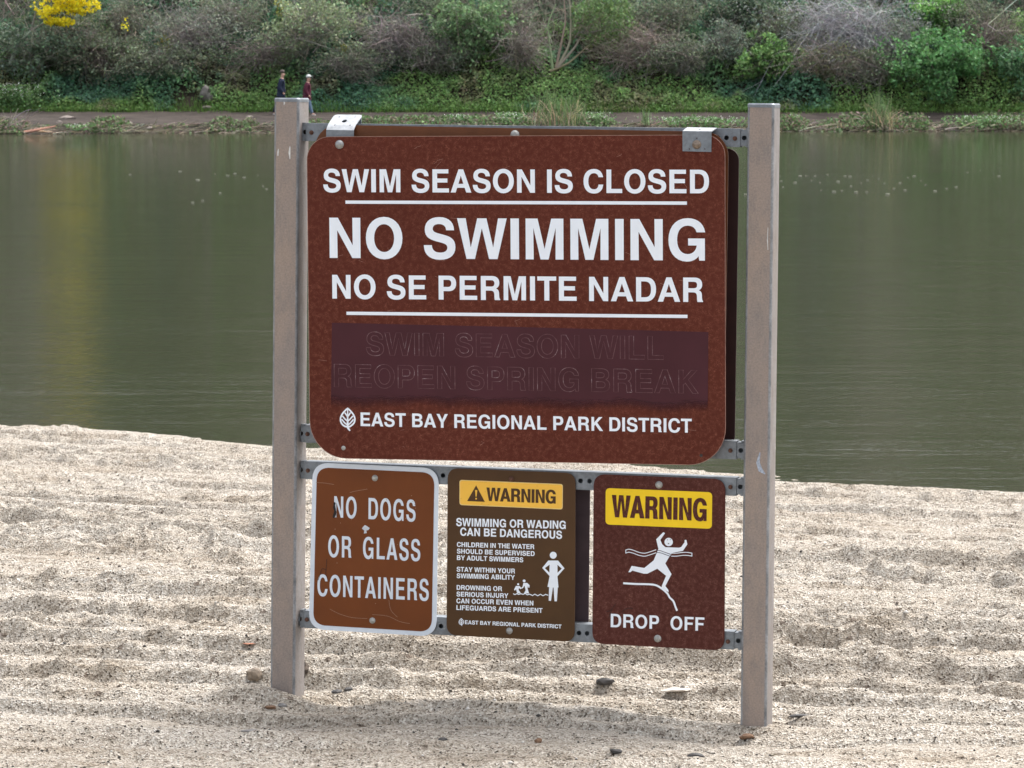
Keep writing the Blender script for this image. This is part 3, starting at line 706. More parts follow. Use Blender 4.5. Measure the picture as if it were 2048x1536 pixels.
# --- reeds, flowering weeds, rocks, driftwood along the far bank
def reed(label, px, py, hpx, n, wpx, green=.5):
    B = hill_at(px, py); s = SCL(B); H = hpx/s; root = empty('reed_clump', Matrix.Translation(B), label, 'reeds')
    for nm, k, g in (('green_blades', int(n*green), (.13, .19, .085)), ('dry_blades', n-int(n*green), (.36, .30, .19))):
        P = []
        for i in range(k):
            b0 = np.array([rng.normal(0, wpx/s*.22), rng.normal(0, .2), 0]); out = rng.normal(0, .35)*(1.3 if nm[0] == 'd' else .7)
            h = 1.25*H*rng.uniform(.5, 1.0)*(1 if nm[0] == 'g' else rng.uniform(.3, .9))
            tt = np.linspace(0, 1, 6)[:, None]; P.append(b0+np.hstack([out*tt**1.7*H*.6, rng.normal(0, .15)*tt, h*(tt-.22*abs(out)*tt**3)]))
        strands(nm, np.array(P), np.full(k, .017), tint(k, g, .25), root)['kind'] = 'stuff'
reed('tall green and straw reed clump rising behind the middle of the big sign', 1112, 252, 62, 240, 130, .55)
reed('tall reed clump standing at the waterline right of the right post', 1762, 262, 68, 150, 60, .5)
reed('short upright green reed tuft behind the right end of the big sign', 1290, 252, 26, 50, 22, .9)
reed('low straw coloured tuft left of the tall right reed clump', 1700, 258, 16, 40, 70, .2)
def weeds(label, px, py, wpx, hpx, n):
    B = hill_at(px, py); s = SCL(B); root = empty('flowering_weeds', Matrix.Translation(B), label, 'plant')
    P = np.stack([rng.normal(0, wpx/s*.33, n), rng.normal(0, .3, n), rng.random(n)*hpx/s], -1)
    leaves('foliage', P, rng.uniform(.06, .12, n), tint(n, (.085, .15, .055), .25), root, nrm=np.array([0, -.5, .8]))
    k = n//5; P = np.stack([rng.normal(0, wpx/s*.33, k), rng.normal(-.2, .25, k), hpx/s*rng.uniform(.55, 1.1, k)], -1)
    leaves('flowers', P, rng.uniform(.03, .055, k), tint(k, (.62, .64, .58), .1, .02), root, aspect=1)
weeds('white flowering weeds on the bank right of the left bracket', 915, 250, 40, 20, 220)
weeds('white flowering weeds left of the tall middle reed clump', 1020, 252, 50, 26, 320)
weeds('white flowering weeds right of the tall middle reed clump', 1185, 250, 60, 24, 340)
weeds('long row of white flowering weeds left of the right post', 1400, 256, 150, 20, 600)
weeds('tuft of white flowering weeds just right of the right post', 1580, 245, 30, 14, 120)
weeds('white flowering weeds on the bank at the far right', 1965, 258, 120, 24, 600)
weeds('yellow green weedy bush at the left edge above the driftwood', 30, 222, 90, 50, 1100)
weeds('low green weeds on the bank left of the left post', 150, 262, 40, 12, 120)
def rock_bm(r, seed, sq=(1, 1, .7), sub=2):
    bm = bmesh.new(); bmesh.ops.create_icosphere(bm, subdivisions=sub, radius=1)
    for v_ in bm.verts:
        k = 1+1.0*(float(fbm(np.array([v_.co.x*1.5+seed]), np.array([v_.co.z*1.5+v_.co.y*1.3]), seed, 3)[0])-.5)
        v_.co = Vector((v_.co.x*sq[0], v_.co.y*sq[1], v_.co.z*sq[2]))*k*r
    return bm
M_ROCK = m_plain('bank_rock', (.24, .205, .18), .9, 0, .35, 6); M_ROCKG = m_plain('grey_rock', (.19, .175, .16), .9, 0, .45, 5)
for i, (px, py, r, sq, lb) in enumerate(((133, 239, .30, (1.4, 1, .5), 'pale pinkish rock on the path near the left edge'), (118, 246, .13, (1, 1, .7), 'small rock below the pale pinkish rock on the left'),
        (253, 249, .18, (1.2, 1, .7), 'round buff rock on the bank left of the left post'), (300, 258, .13, (1.2, 1, .6), 'small buff rock at the waterline left of the left post'),
        (500, 235, .14, (1.3, 1, .5), 'small rock on the path just left of the left post'), (440, 262, .12, (1.5, 1, .5), 'flat stone at the waterline left of the left post'))):
    o = mesh_bm('bank_rock', rock_bm(r, i+3, sq), M_ROCK, smooth=False); o.location = hill_at(px, py); tag(o, lb, 'rock')
Bq = hill_at(412, 205); o = mesh_bm('rock_outcrop', rock_bm(.40, 31, (.65, .7, 1.25), 3), M_ROCKG); o.location = Bq+Vector((0, .12, .12)); o.rotation_euler = (.3, -.35, .4); tag(o, 'grey rock outcrop showing through ivy left of the two walkers', 'rock')
o = mesh_bm('bank_rock', rock_bm(.18, 44, (1.5, 1, .5)), M_ROCK); o.location = hill_at(415, 219); tag(o, 'low rock at the foot of the grey outcrop', 'rock')
o = strands('driftwood', np.array([arc((0, 0, .05), (1.3, -.3, .3), 7, .08), arc((.5, 0, .1), (1.25, .1, .05), 7, .05)]), np.array([.06, .04]), tint(2, (.36, .24, .15), .1), sides=6); o.location = hill_at(48, 268); tag(o, 'orange brown forked driftwood at the water edge far left', 'driftwood')
B = hill_at(18, 262); o = strands('dead_branches', np.array([arc((rng.uniform(-.6, .6), 0, 0), (rng.uniform(-1.2, 1.6), rng.normal(0, .3), rng.uniform(.3, .9)), 7, .15) for i in range(26)]), rng.uniform(.012, .03, 26), tint(26, (.17, .15, .13), .3)); o.location = B; tag(o, 'pile of grey dead branches on the bank in the left corner', 'branches')
o = strands('driftwood', np.array([arc((0, 0, .05), (1.2, .1, .1), 7, .06), arc((.6, 0, .08), (1.35, 0, .42), 7, .1)]), np.array([.03, .03]), tint(2, (.36, .33, .27), .1), sides=6); o.location = hill_at(1890, 262); tag(o, 'pale fallen stick at the waterline far right', 'driftwood')

# --- petals and leaves floating on the lake
M_PETAL = m_plain('floating_leaf', (.50, .50, .40), .6, 0, .2, 10)
me0 = None
fl = [(1492, 389), (1512, 412), (1562, 362), (1566, 374), (1590, 365), (1600, 352), (1612, 351), (1623, 361), (1630, 352), (1642, 380), (1655, 349), (1668, 383), (1684, 381), (1690, 352), (1700, 353), (1712, 384), (1722, 366), (1733, 384), (1745, 352), (1757, 357), (1769, 366), (1775, 388), (1788, 377), (1800, 366), (1816, 355), (1828, 352), (1842, 361), (1851, 369), (1870, 382), (1893, 377), (1912, 374), (1935, 345), (1960, 341), (1998, 352), (1640, 365), (1676, 363), (1702, 372), (1810, 380), (1735, 360), (1560, 352)]
fl2 = [(430, 348), (455, 351), (470, 347), (488, 355), (515, 350), (526, 372), (533, 378), (395, 360), (360, 343), (260, 349), (385, 405), (405, 401), (440, 386)]
for i, (px, py) in enumerate(fl+fl2):
    d = ray(px, py); k = -CAMZ/d.z
    if me0 is None:
        bm = bmesh.new(); prism(bm, [[(-.055, 0), (-.03, .022), (.02, .026), (.06, .004), (.025, -.022), (-.03, -.02)]], 0, .012)
        o = mesh_bm('floating_leaf', bm, M_PETAL); me0 = o.data
    else: o = link(bpy.data.objects.new('floating_leaf', me0))
    o.location = (d.x*k, d.y*k, .004); o.rotation_euler = (math.pi/2, 0, 0); q = R.uniform(.3, .75); o.scale = (q, q, q*R.uniform(1.2, 2.4))
    left = i >= len(fl)
    tag(o, 'tiny pale leaf floating among others on the lake %s' % ('left of the left post' if left else 'right of the right post'), 'leaf', 'leaves floating on the lake %s' % ('left of the sign' if left else 'right of the sign'))

# ------------------------------------------------------------------ two walkers on the path
def skin(name, V, E, mat, parent, sub=2):
    me = bpy.data.meshes.new(name); me.from_pydata([v_[0] for v_ in V], E, []); me.materials.append(mat)
    o = link(bpy.data.objects.new(name, me), parent); md = o.modifiers.new('skin', 'SKIN'); md.use_smooth_shade = True
    for i, v_ in enumerate(V):
        sv = me.skin_vertices[0].data[i]; r = v_[1]; sv.radius = r if isinstance(r, tuple) else (r, r); sv.use_root = (i == 0)
    s2 = o.modifiers.new('sub', 'SUBSURF'); s2.levels = sub; s2.render_levels = sub
    return o
M_SKINN = m_plain('skin', (.52, .31, .24), .6, 0, .06, 30)
def walker(px, py, H, coat, trous, hatcol, hat, lean, label, phase):
    B = hill_at(px, py); root = empty('person', Matrix.Translation(B), label, 'person')
    s = H/1.75
    def P(x, y, z): return (x*s+lean*z*s*.5, y*s, z*s)
    mC = m_plain(name='coat_cloth', c=coat, rough=.85, var=.15, scale=12); mT = m_plain('trouser_cloth', trous, .85, 0, .2, 10); mH = m_plain('hat_cloth', hatcol, .8, 0, .1, 20)
    f1, f2 = .28*phase, -.26*phase
    body = [(P(0, 0, .93), (.13, .10)), (P(0, 0, 1.2), (.12, .10)), (P(0, 0, 1.42), (.15, .09)), (P(.02, 0, 1.5), .055), (P(.04, 0, 1.60), (.10, .085)), (P(.055, 0, 1.70), (.095, .08)),
            (P(.02, -.09, .90), .08), (P(f1*.55, -.10, .50), .06), (P(f1, -.10, .09), .042), (P(f1+.14, -.10, .04), .035),
            (P(.02, .09, .90), .08), (P(f2*.35+.1, .10, .50), .06), (P(f2, .10, .13), .042), (P(f2+.10, .10, .03), .035),
            (P(0, -.19, 1.40), .055), (P(-.06, -.23, 1.12), .042), (P(.10, -.22, .90), .035), (P(.16, -.22, .82), .03),
            (P(0, .19, 1.40), .055), (P(.03, .23, 1.12), .042), (P(.16, .22, .92), .035)]
    E = [(0, 1), (1, 2), (2, 3), (3, 4), (4, 5), (0, 6), (6, 7), (7, 8), (8, 9), (0, 10), (10, 11), (11, 12), (12, 13), (2, 14), (14, 15), (15, 16), (16, 17), (2, 18), (18, 19), (19, 20)]
    skin('body', body, E, M_SKINN, root)
    c = [(body[0][0], (.20, .185)), (body[1][0], (.19, .18)), (body[2][0], (.19, .15)), (P(.01, 0, 1.47), (.11, .10)), (body[14][0], .09), (body[15][0], .075), (body[16][0], .06), (body[18][0], .09), (body[19][0], .075), (body[20][0], .06), (P(0, 0, .82), (.19, .18))]
    skin('jacket', c, [(0, 1), (1, 2), (2, 3), (2, 4), (4, 5), (5, 6), (2, 7), (7, 8), (8, 9), (0, 10)], mC, root)
    tr = [(P(0, 0, .90), (.14, .12)), (body[6][0], .10), (body[7][0], .082), (body[8][0], .065), (body[10][0], .10), (body[11][0], .082), (body[12][0], .065)]
    skin('trousers', tr, [(0, 1), (1, 2), (2, 3), (0, 4), (4, 5), (5, 6)], mT, root)
    sh = m_plain('shoe', (.55, .54, .52), .6)
    for i in (8, 12):
        a = Vector(body[i][0]); b_ = Vector(body[i+1][0]); skin('shoe', [(tuple(a+Vector((-.03, 0, -.04))), .045), (tuple(b_+Vector((.02, 0, -.01))), .04)], [(0, 1)], sh, root, 1)
    hd = Vector(P(.05, 0, 1.70)); bm = bmesh.new(); bmesh.ops.create_uvsphere(bm, u_segments=14, v_segments=8, radius=.105*s)
    for v_ in bm.verts:
        if v_.co.z < 0: v_.co.z *= .45
        v_.co.z *= 1.05; v_.co.x *= 1.15
    o = mesh_bm('cap' if hat else 'hair', bm, mH, root, True); o.location = hd+Vector((-.01, 0, .03))
    if hat:
        bm = bmesh.new(); prism(bm, [circ(.03, 0, .135*s, 16)], 0, .02); o = mesh_bm('cap_brim', bm, mH, root); o.rotation_euler = (math.pi/2, 0, 0); o.location = hd+Vector((.01, 0, .04))
    else: o.location = hd+Vector((-.03, 0, .035)); o.scale = (.9, .9, .85)
    bm = bmesh.new(); bmesh.ops.create_cone(bm, segments=6, radius1=.02, radius2=.006, depth=.05); o = mesh_bm('nose', bm, M_SKINN, root); o.rotation_euler = (0, math.pi/2, 0); o.location = Vector(P(.13, 0, 1.645))
    return root
walker(612, 232, 1.66, (.10, .022, .040), (.13, .19, .27), (.66, .68, .66), True, .10, 'person in a maroon jacket, blue jeans and pale hat walking right', 1)
walker(561, 231, 1.84, (.020, .028, .055), (.025, .028, .04), (.10, .08, .07), False, .07, 'person in a navy jacket walking behind the left post top', -1)
o = bpy.data.objects['person.001'] if 'person.001' in bpy.data.objects else None

# ------------------------------------------------------------------ sign frame: posts, rails
POST_W, POST_D = .0675, .088
t = NT('post_metal'); v = t.coord()
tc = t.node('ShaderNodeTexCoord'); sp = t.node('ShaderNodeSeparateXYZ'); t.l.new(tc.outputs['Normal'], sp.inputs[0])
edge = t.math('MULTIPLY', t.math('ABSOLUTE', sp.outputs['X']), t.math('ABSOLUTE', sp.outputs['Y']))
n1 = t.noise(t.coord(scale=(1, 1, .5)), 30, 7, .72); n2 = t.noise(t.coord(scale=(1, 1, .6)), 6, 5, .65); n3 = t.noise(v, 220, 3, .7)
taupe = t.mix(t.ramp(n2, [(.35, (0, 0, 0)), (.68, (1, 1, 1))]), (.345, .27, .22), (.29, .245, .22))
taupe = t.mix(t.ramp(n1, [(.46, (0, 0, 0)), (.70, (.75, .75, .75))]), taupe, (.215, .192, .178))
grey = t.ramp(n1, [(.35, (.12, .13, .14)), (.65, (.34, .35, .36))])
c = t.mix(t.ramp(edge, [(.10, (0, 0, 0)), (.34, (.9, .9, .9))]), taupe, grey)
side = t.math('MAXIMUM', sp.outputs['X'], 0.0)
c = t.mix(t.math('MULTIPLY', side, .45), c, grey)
chips = t.ramp(t.noise(t.coord(scale=(1, 1, .4)), 42, 3, .6), [(.745, (0, 0, 0)), (.765, (1, 1, 1))])
c = t.mix(chips, c, (.66, .66, .66))
c = t.mix(1.0, c, t.ramp(n3, [(.3, (.82, .82, .82)), (.7, (1.15, 1.15, 1.15))]), 'MULTIPLY')
t.col(c); t.b.inputs['Metallic'].default_value = .25; t.b.inputs['Roughness'].default_value = .55; t.bump(n1, .12, .001)
M_POST = t.m
fx0, fz0 = FR.at(1010, 1420)
base = FR.P+FR.X*fx0+FR.Z*fz0
ROOT = empty('sign_frame', FR.M @ Matrix.Translation((fx0, 0, fz0)), 'galvanised steel sign frame of two square posts and four punched rails standing in the sand', 'sign frame')
OFF = Vector((fx0, 0, fz0))
def part(name, bm, mat, root=ROOT, off=OFF, smooth=False):
    o = mesh_bm(name, bm, mat, root, smooth); 
    o.data.transform(Matrix.Translation(-off)); return o
postx = []
for (tx, ty, bx, by) in ((548, 196, 540, 1355), (1495, 207, 1480, 1448)):
    x0, z1 = FR.at(tx, ty); x1, z0 = FR.at(bx, by); x = x0; postx.append(x)
    bm = bmesh.new(); prof = rrect(x, 0, x+POST_W, POST_D, .0075, 5)
    # vertical tube: rounded profile swept in z, with a slight twist of wear
    lv = [z0-.5, z0, z1-.0075]
    ringv = [[bm.verts.new((p[0]+(x1-x0)*(z1-z)/(z1-z0)*1.0, p[1], z)) for p in prof] for z in lv]
    for a, b_ in zip(ringv, ringv[1:]):
        for i in range(len(prof)): bm.faces.new((a[i], a[(i+1) % len(prof)], b_[(i+1) % len(prof)], b_[i]))
    bmesh.ops.recalc_face_normals(bm, faces=bm.faces[:])
    o = part('post', bm, M_POST); o['label'] = 'left post, its foot in a little heap of sand' if tx < 1000 else 'right post, scuffed grey, standing nearer'
    for p in o.data.polygons: p.use_smooth = True
    # welded cap
    bm = bmesh.new(); capz = z1-.0075; pr = rrect(x-.001, -.001, x+POST_W+.001, POST_D+.001, .0085, 5); cx_, cy_ = x+POST_W/2, POST_D/2
    r1 = [bm.verts.new((p[0], p[1], capz-.002)) for p in pr]; r2 = [bm.verts.new((p[0], p[1], capz+.005)) for p in pr]
    r3 = [bm.verts.new((cx_+(p[0]-cx_)*.93, cy_+(p[1]-cy_)*.93, capz+.0085)) for p in pr]
    for a, b_ in ((r1, r2), (r2, r3)):
        for i in range(len(pr)): bm.faces.new((a[i], a[(i+1) % len(pr)], b_[(i+1) % len(pr)], b_[i]))
    bm.faces.new(r3); bm.faces.new(r1[::-1]); bmesh.ops.recalc_face_normals(bm, faces=bm.faces[:]); part('post_cap', bm, M_GALV)
# rails : perforated square tube; inner stub at each post, outer sleeve between
RY = .026      # front of the rails behind the post fronts
xl = postx[0]+POST_W; xr = postx[1]
def tube(name, xa, xb, za, zb, h, y0, dep, holes, mat=M_GALV):
    """tube from xa to xb whose centre runs za..zb, hollow, round holes in its front"""
    n = len(holes); sl = (zb-za)/(xb-xa); T = lambda p: (p[0], p[1], p[2]+za+(p[0]-xa)*sl)
    th = .0022; bm = bmesh.new()
    prism(bm, [[(xa, -h/2+th), (xb, -h/2+th), (xb, h/2-th), (xa, h/2-th)]]+[circ(hx, 0, .0062, 12) for hx in holes], y0, y0+th, T)
    for a, b_ in ((-h/2, -h/2+th), (h/2-th, h/2)): prism(bm, [[(xa, a), (xb, a), (xb, b_), (xa, b_)]], y0+.0008, y0+dep, T)
    prism(bm, [[(xa, -h/2+th), (xb, -h/2+th), (xb, h/2-th), (xa, h/2-th)]], y0+dep-th, y0+dep-.0002, T)
    return part(name, bm, mat)
rails = [  # (centre at left px, centre at right px, height, stub/sleeve split px left, right, front holes px, bolts px)
    ((610, 264), (1488, 276), 612, 1481, [1435, 1453], [(623, 265), (1470, 277)]),
    ((601, 867), (1481, 901), 609, 1473, [], [(615, 868), (1461, 901)]),
    ((601, 940), (1480, 974), 609, 1473, [886, 1161, 1179], [(616, 941), (1461, 974)]),
    ((599, 1238), (1476, 1282), 608, 1468, [882, 1158, 1174], [(614, 1239), (1456, 1283)])]
for (pl, pr_, sxl, sxr, hl, bl) in rails:
    (xa, za), (xb, zb) = FR.at(*pl, RY), FR.at(*pr_, RY); sl = (zb-za)/(xb-xa); zat = lambda x: za+(x-xa)*sl
    xsl = FR.at(sxl, pl[1], RY)[0]; xsr = FR.at(sxr, pr_[1], RY)[0]; h = .040
    tube('rail_end', xl-.004 if False else xl, xsl, zat(xl), zat(xsl), h, RY+.003, .036, [xa])
    tube('rail_end', xsr, xr, zat(xsr), zat(xr), h, RY+.003, .036, [xb])
    hx = [FR.at(q, pl[1]+(pr_[1]-pl[1])*(q-pl[0])/(pr_[0]-pl[0]), RY)[0] for q in hl]
    o = tube('rail', xsl+.0005, xsr-.0005, zat(xsl), zat(xsr), h+.006, RY, .042, hx)
    for (bx, by) in bl:
        x, z = FR.at(bx, by, RY); part('bolt', hexbolt_bm((x, RY-.0004, z), .0046, .006), M_BOLT_R)
    # weld beads on the posts
    for (xx, sg) in ((xl, 1), (xr, -1)):
        bm = bmesh.new(); pts = []
        for zz in (-h/2-.003, h/2+.001):
            boxm(bm, min(xx, xx+sg*.009), max(xx, xx+sg*.009), RY+.004, RY+.03, zat(xx)+zz, zat(xx)+zz+.003)
        part('weld', bm, M_GALV)
bm = bmesh.new(); 
z1 = FR.at(548, 196)[1]
bm.free()

def smear(pxs, wpx, mat, name):
    bm = bmesh.new(); strip(bm, [FR.at(p[0], p[1], 0) for p in pxs], [w_*9/F for w_ in wpx], -.0006); return part(name, bm, mat)
M_SMEAR = m_plain('pale_blue_scuff', (.36, .40, .47), .7, 0, .4, 160); M_CHIP = m_plain('bare_metal_chip', (.62, .62, .60), .6, 0, .2, 100)
smear([(1520, 905), (1516, 925), (1521, 940), (1530, 948)], [2, 7, 9, 2], M_SMEAR, 'scuff_mark')
smear([(580, 293), (579, 305), (580, 318)], [2, 4, 2], M_CHIP, 'paint_chip'); smear([(557, 298), (556, 305), (556, 312)], [1.5, 3, 1.5], M_CHIP, 'paint_chip')
smear([(567, 199), (569, 206), (568, 210)], [2, 3, 1], M_CHIP, 'paint_chip'); smear([(1536, 455), (1535, 480), (1536, 500)], [1, 2, 1], M_CHIP, 'paint_chip')
0 and smear([(1512, 485), (1520, 500), (1519, 530), (1512, 545)], [3, 22, 20, 4], m_plain('rust_stain', (.24, .17, .11), .7, 0, .25, 120), 'rust_stain')
# ------------------------------------------------------------------ signs
LAYER = .0007
def sign(name, label, fr, cpx, off, cat='sign'):
    x, z = fr.at(cpx[0], cpx[1], off); root = empty(name, fr.M @ Matrix.Translation((x, off, z)), label, cat)
    return root, Vector((x, off, z))
def text(fr, root, O, txt, L, Rr, capL, capR, off, mat, fat=(0, 0), space=None, track=0, name='lettering', y=None):
    a = fr.at(*L, off); b_ = fr.at(*Rr, off); c1 = fr.at(L[0], L[1]-capL, off); c2 = fr.at(Rr[0], Rr[1]-capR, off)
    cap = ((c1[1]-a[1])+(c2[1]-b_[1]))/2; wd = math.hypot(b_[0]-a[0], b_[1]-a[1]); sl = (b_[1]-a[1])/(b_[0]-a[0])
    yy = off-LAYER if y is None else y
    gl = layout(txt, cap, wd, fat, space, track)
    if capL > 20: groups = [[g] for g in gl]; name = 'letter'
    else:
        groups = []; k = 0; name = 'printed_word'
        for wrd in txt.split(): groups.append(gl[k:k+len(wrd)]); k += len(wrd)
    for gs in groups:
        bm = bmesh.new()
        for g in gs: prism(bm, [[(p[0]+a[0], p[1]+a[1]+p[0]*sl) for p in c] for c in g], yy, None)
        part(name, bm, mat, root, O)
def poly(fr, root, O, pxs, off, mat, name, lay=1, holes=()):
    bm = bmesh.new(); prism(bm, [[fr.at(p[0], p[1], off) for p in pxs]]+[[fr.at(p[0], p[1], off) for p in h] for h in holes], off-LAYER*lay, None)
    return part(name, bm, mat, root, O)
def line(fr, root, O, pxs, wpx, off, mat, name, lay=1, closed=False):
    bm = bmesh.new(); k = 9/F
    strip(bm, [fr.at(p[0], p[1], off) for p in pxs], [q*k for q in wpx] if isinstance(wpx, (list, tuple)) else wpx*k, off-LAYER*lay, closed)
    return part(name, bm, mat, root, O)
def spl(pts, n=5):
    out = []
    P = [pts[0]]+list(pts)+[pts[-1]]
    for i in range(1, len(P)-2):
        for k in range(n):
            t_ = k/n; a, b_, c, d = P[i-1], P[i], P[i+1], P[i+2]
            out.append(tuple(.5*((2*b_[j])+(-a[j]+c[j])*t_+(2*a[j]-5*b_[j]+4*c[j]-d[j])*t_**2+(-a[j]+3*b_[j]-3*c[j]+d[j])*t_**3) for j in (0, 1)))
    out.append(tuple(pts[-1])); return out
def leaf_logo(fr, root, O, cx, cy, h, off, mat):
    """park district leaf: white outline, midrib and three pairs of veins"""
    s = h/45.0; q = lambda pts: [(cx+x*s, cy+y*s) for x, y in pts]
    oc = spl([(0, -22), (9, -13), (14.5, -3), (14, 7), (8, 14), (1, 17), (-8, 14.5), (-14, 7), (-14.5, -3), (-9, -13), (0, -22)], 4)[:-1]
    bm = bmesh.new(); k = 9/F
    W_ = 3.6*s*k; y = off-LAYER
    strip(bm, [fr.at(*p, off) for p in q(oc)], W_, y, True)
    strip(bm, [fr.at(*p, off) for p in q([(0, -21), (0, 0), (0, 14), (1, 20), (5, 25)])], [W_*.7, W_*1.0, W_*1.3, W_*1.3, W_*.9], y-.0001)
    for i, (y0, y1, w) in enumerate(((-7, -13, 6), (2, -6, 11), (10, 1, 12.5))):
        for sg in (-1, 1): strip(bm, [fr.at(*p, off) for p in q(spl([(0, y0+3), (sg*w*.45, y0-1), (sg*w, y1)], 3))], W_*.85, y-.0002-.00005*i)
    return part('leaf_emblem', bm, mat, root, O)

M_RED = m_fibre('red_brown_fibre_panel', (.088, .0165, .0075), (.25, .085, .05), .75, rough=.65)
M_RED2 = m_fibre('dark_red_brown_panel', (.068, .0155, .010), (.22, .095, .07), .75, rough=.6, scale=1.15)
M_OLD = m_plain('old_orange_brown_panel', (.135, .045, .014), .45, 0, .2, 12)
M_DARKBACK = m_plain('dark_maroon_panel', (.040, .014, .013), .6, 0, .2, 20)
t = NT('purple_brown_paint'); v = t.coord()
n = t.noise(v, 7, 4, .5)
t.col(t.ramp(n, [(.3, (.054, .0135, .0175)), (.7, (.070, .0185, .025))])); t.b.inputs['Roughness'].default_value = .45; t.b.inputs['Specular IOR Level'].default_value = .2
tc = t.node('ShaderNodeTexCoord'); sp = t.node('ShaderNodeSeparateXYZ'); t.l.new(tc.outputs['Generated'], sp.inputs[0])
edge = t.math('ADD', sp.outputs['Z'], t.math('MULTIPLY', t.math('SUBTRACT', t.noise(v, 9, 3, .5), .5), .16))
al = t.ramp(edge, [(.05, (0, 0, 0)), (.19, (1, 1, 1))]); tr = t.node('ShaderNodeBsdfTransparent'); mx = t.node('ShaderNodeMixShader')
t.l.new(al, mx.inputs[0]); t.l.new(tr.outputs[0], mx.inputs[1]); t.l.new(t.b.outputs[0], mx.inputs[2]); t.l.new(mx.outputs[0], t.out.inputs[0])
M_PURPLE = t.m
t = NT('ghost_edge'); v = t.coord()
t.col(t.ramp(t.noise(v, 28, 4, .7), [(.36, (.085, .035, .04)), (.56, (.16, .085, .09)), (.68, (.36, .29, .30)), (.78, (.7, .65, .65))])); t.b.inputs['Roughness'].default_value = .35
M_GHOST = t.m
M_SCR = m_plain('scratch', (.30, .16, .12), .6, 0, .2, 40)
M_BLACK = m_plain('black_marker', (.012, .010, .010), .4, 0, .1, 40)

# ---- old board bolted to the rails, behind the big one
OFB = .010
root, O = sign('old_sign_board', 'orange brown board mostly hidden behind the big closed season sign', FR, (1040, 600), OFB)
x0, z1 = FR.at(630, 249, OFB); x1, _ = FR.at(1457, 262, OFB); z0 = FR.at(1040, 880, OFB)[1]
bm = bmesh.new(); zt = FR.at(1457, 264, OFB)[1]
P = rrect(x0, z0, x1, z1, .062, 9); P = [(p[0], p[1]+(zt-z1)*(p[0]-x0)/(x1-x0)) for p in P]
prism(bm, [P], OFB, OFB+.006); part('panel', bm, M_OLD, root, O)
x, z = FR.at(1030, 269, OFB); part('bolt', dome_bm((x, OFB, z), .0115, .007), M_BOLT_W, root, O, True)
# ---- board facing the lake, on the back of the rails
OR_ = .074
root, O = sign('lake_facing_sign_board', 'dark maroon board on the back of the frame, showing beside the right post', FR, (1060, 600), OR_)
x1, z1 = FR.at(1478, 297, OR_); z0 = FR.at(1478, 888, OR_)[1]; x0 = x1-1.10
bm = bmesh.new(); prism(bm, [rrect(x0, z0-.01, x1, z1, .03, 6)], OR_, OR_+.005); part('panel', bm, M_DARKBACK, root, O)
OR2 = .071
root, O = sign('lake_facing_small_sign', 'dark plum board behind the gap between the two lower warning signs', FR, (1050, 1110), OR2)
x1, z1 = FR.at(1180, 968, OR2); z0 = FR.at(1178, 1256, OR2)[1]
bm = bmesh.new(); prism(bm, [rrect(x1-.30, z0, x1, z1, .012, 5)], OR2, OR2+.004); part('panel', bm, m_plain('plum_panel', (.075, .052, .058), .7, 0, .15, 20), root, O)

# ---- the big sign
OM = -.016
MF = FR.rolled(.95, 1034, 600, OM)
root, O = sign('closed_season_sign', 'large red brown sign reading SWIM SEASON IS CLOSED and NO SWIMMING hung on the frame', MF, (1034, 600), 0)
def mm_(px, py): return MF.at(px, py, 0)
xL = MF.at(616.5, 600, 0)[0]; xR = MF.at(1451, 600, 0)[0]; zT = MF.at(1000, 271.5, 0)[1]; zB = MF.at(1000, 923, 0)[1]
hole = MF.at(1402, 911, 0); 
TC = [(xL, zT), (xR, zT), (xR, zB), (xL, zB)]
P = []
for (cx_, cz_, a, r) in ((xR-.052, zT-.052, 0, .052), (xL+.060, zT-.060, 90, .060), (xL+.098, zB+.098, 180, .098), (xR-.095, zB+.095, 270, .095)):
    for i in range(11):
        t_ = math.radians(a+9*i); P.append((cx_+r*math.cos(t_), cz_+r*math.sin(t_)))
bm = bmesh.new(); prism(bm, [P, circ(hole[0], hole[1], .0042, 12)], 0, .0045); part('panel', bm, M_RED, root, O)
# thin pale worn rim
bm = bmesh.new(); strip(bm, [((p[0])*.9988, p[1]*.9988) for p in P], .0011, -.0003, True); part('worn_rim', bm, m_plain('worn_edge', (.36, .22, .17), .6, 0, .4, 60), root, O)
text(MF, root, O, 'SWIM SEASON IS CLOSED', (647, 384), (1418, 386.5), 45.5, 47, 0, M_WHITE, (.006, .004))
text(MF, root, O, 'NO SWIMMING', (660, 515.5), (1410, 521), 80, 82, 0, M_WHITE, (.006, .004), space=330)
text(MF, root, O, 'NO SE PERMITE NADAR', (665, 597), (1406, 604), 47.5, 48.5, 0, M_WHITE, (.004, .002))
text(MF, root, O, 'EAST BAY REGIONAL PARK DISTRICT', (721.5, 852), (1383.5, 865.5), 27, 28, 0, M_WHITE, (.004, .002))
line(MF, root, O, [(691, 404.2), (1374, 406.2)], 6.6, 0, M_WHITE, 'rule')
line(MF, root, O, [(693, 626.5), (1375, 632.8)], 6.6, 0, M_WHITE, 'rule')
leaf_logo(MF, root, O, 695.5, 837.5, 43, 0, M_WHITE)
o = poly(MF, root, O, [(664, 645.5), (1040, 654), (1417, 664), (1415.5, 834), (1040, 826), (662, 816)], 0, M_PURPLE, 'overpaint_patch'); o['label'] = 'purple brown paint patch over old lettering'
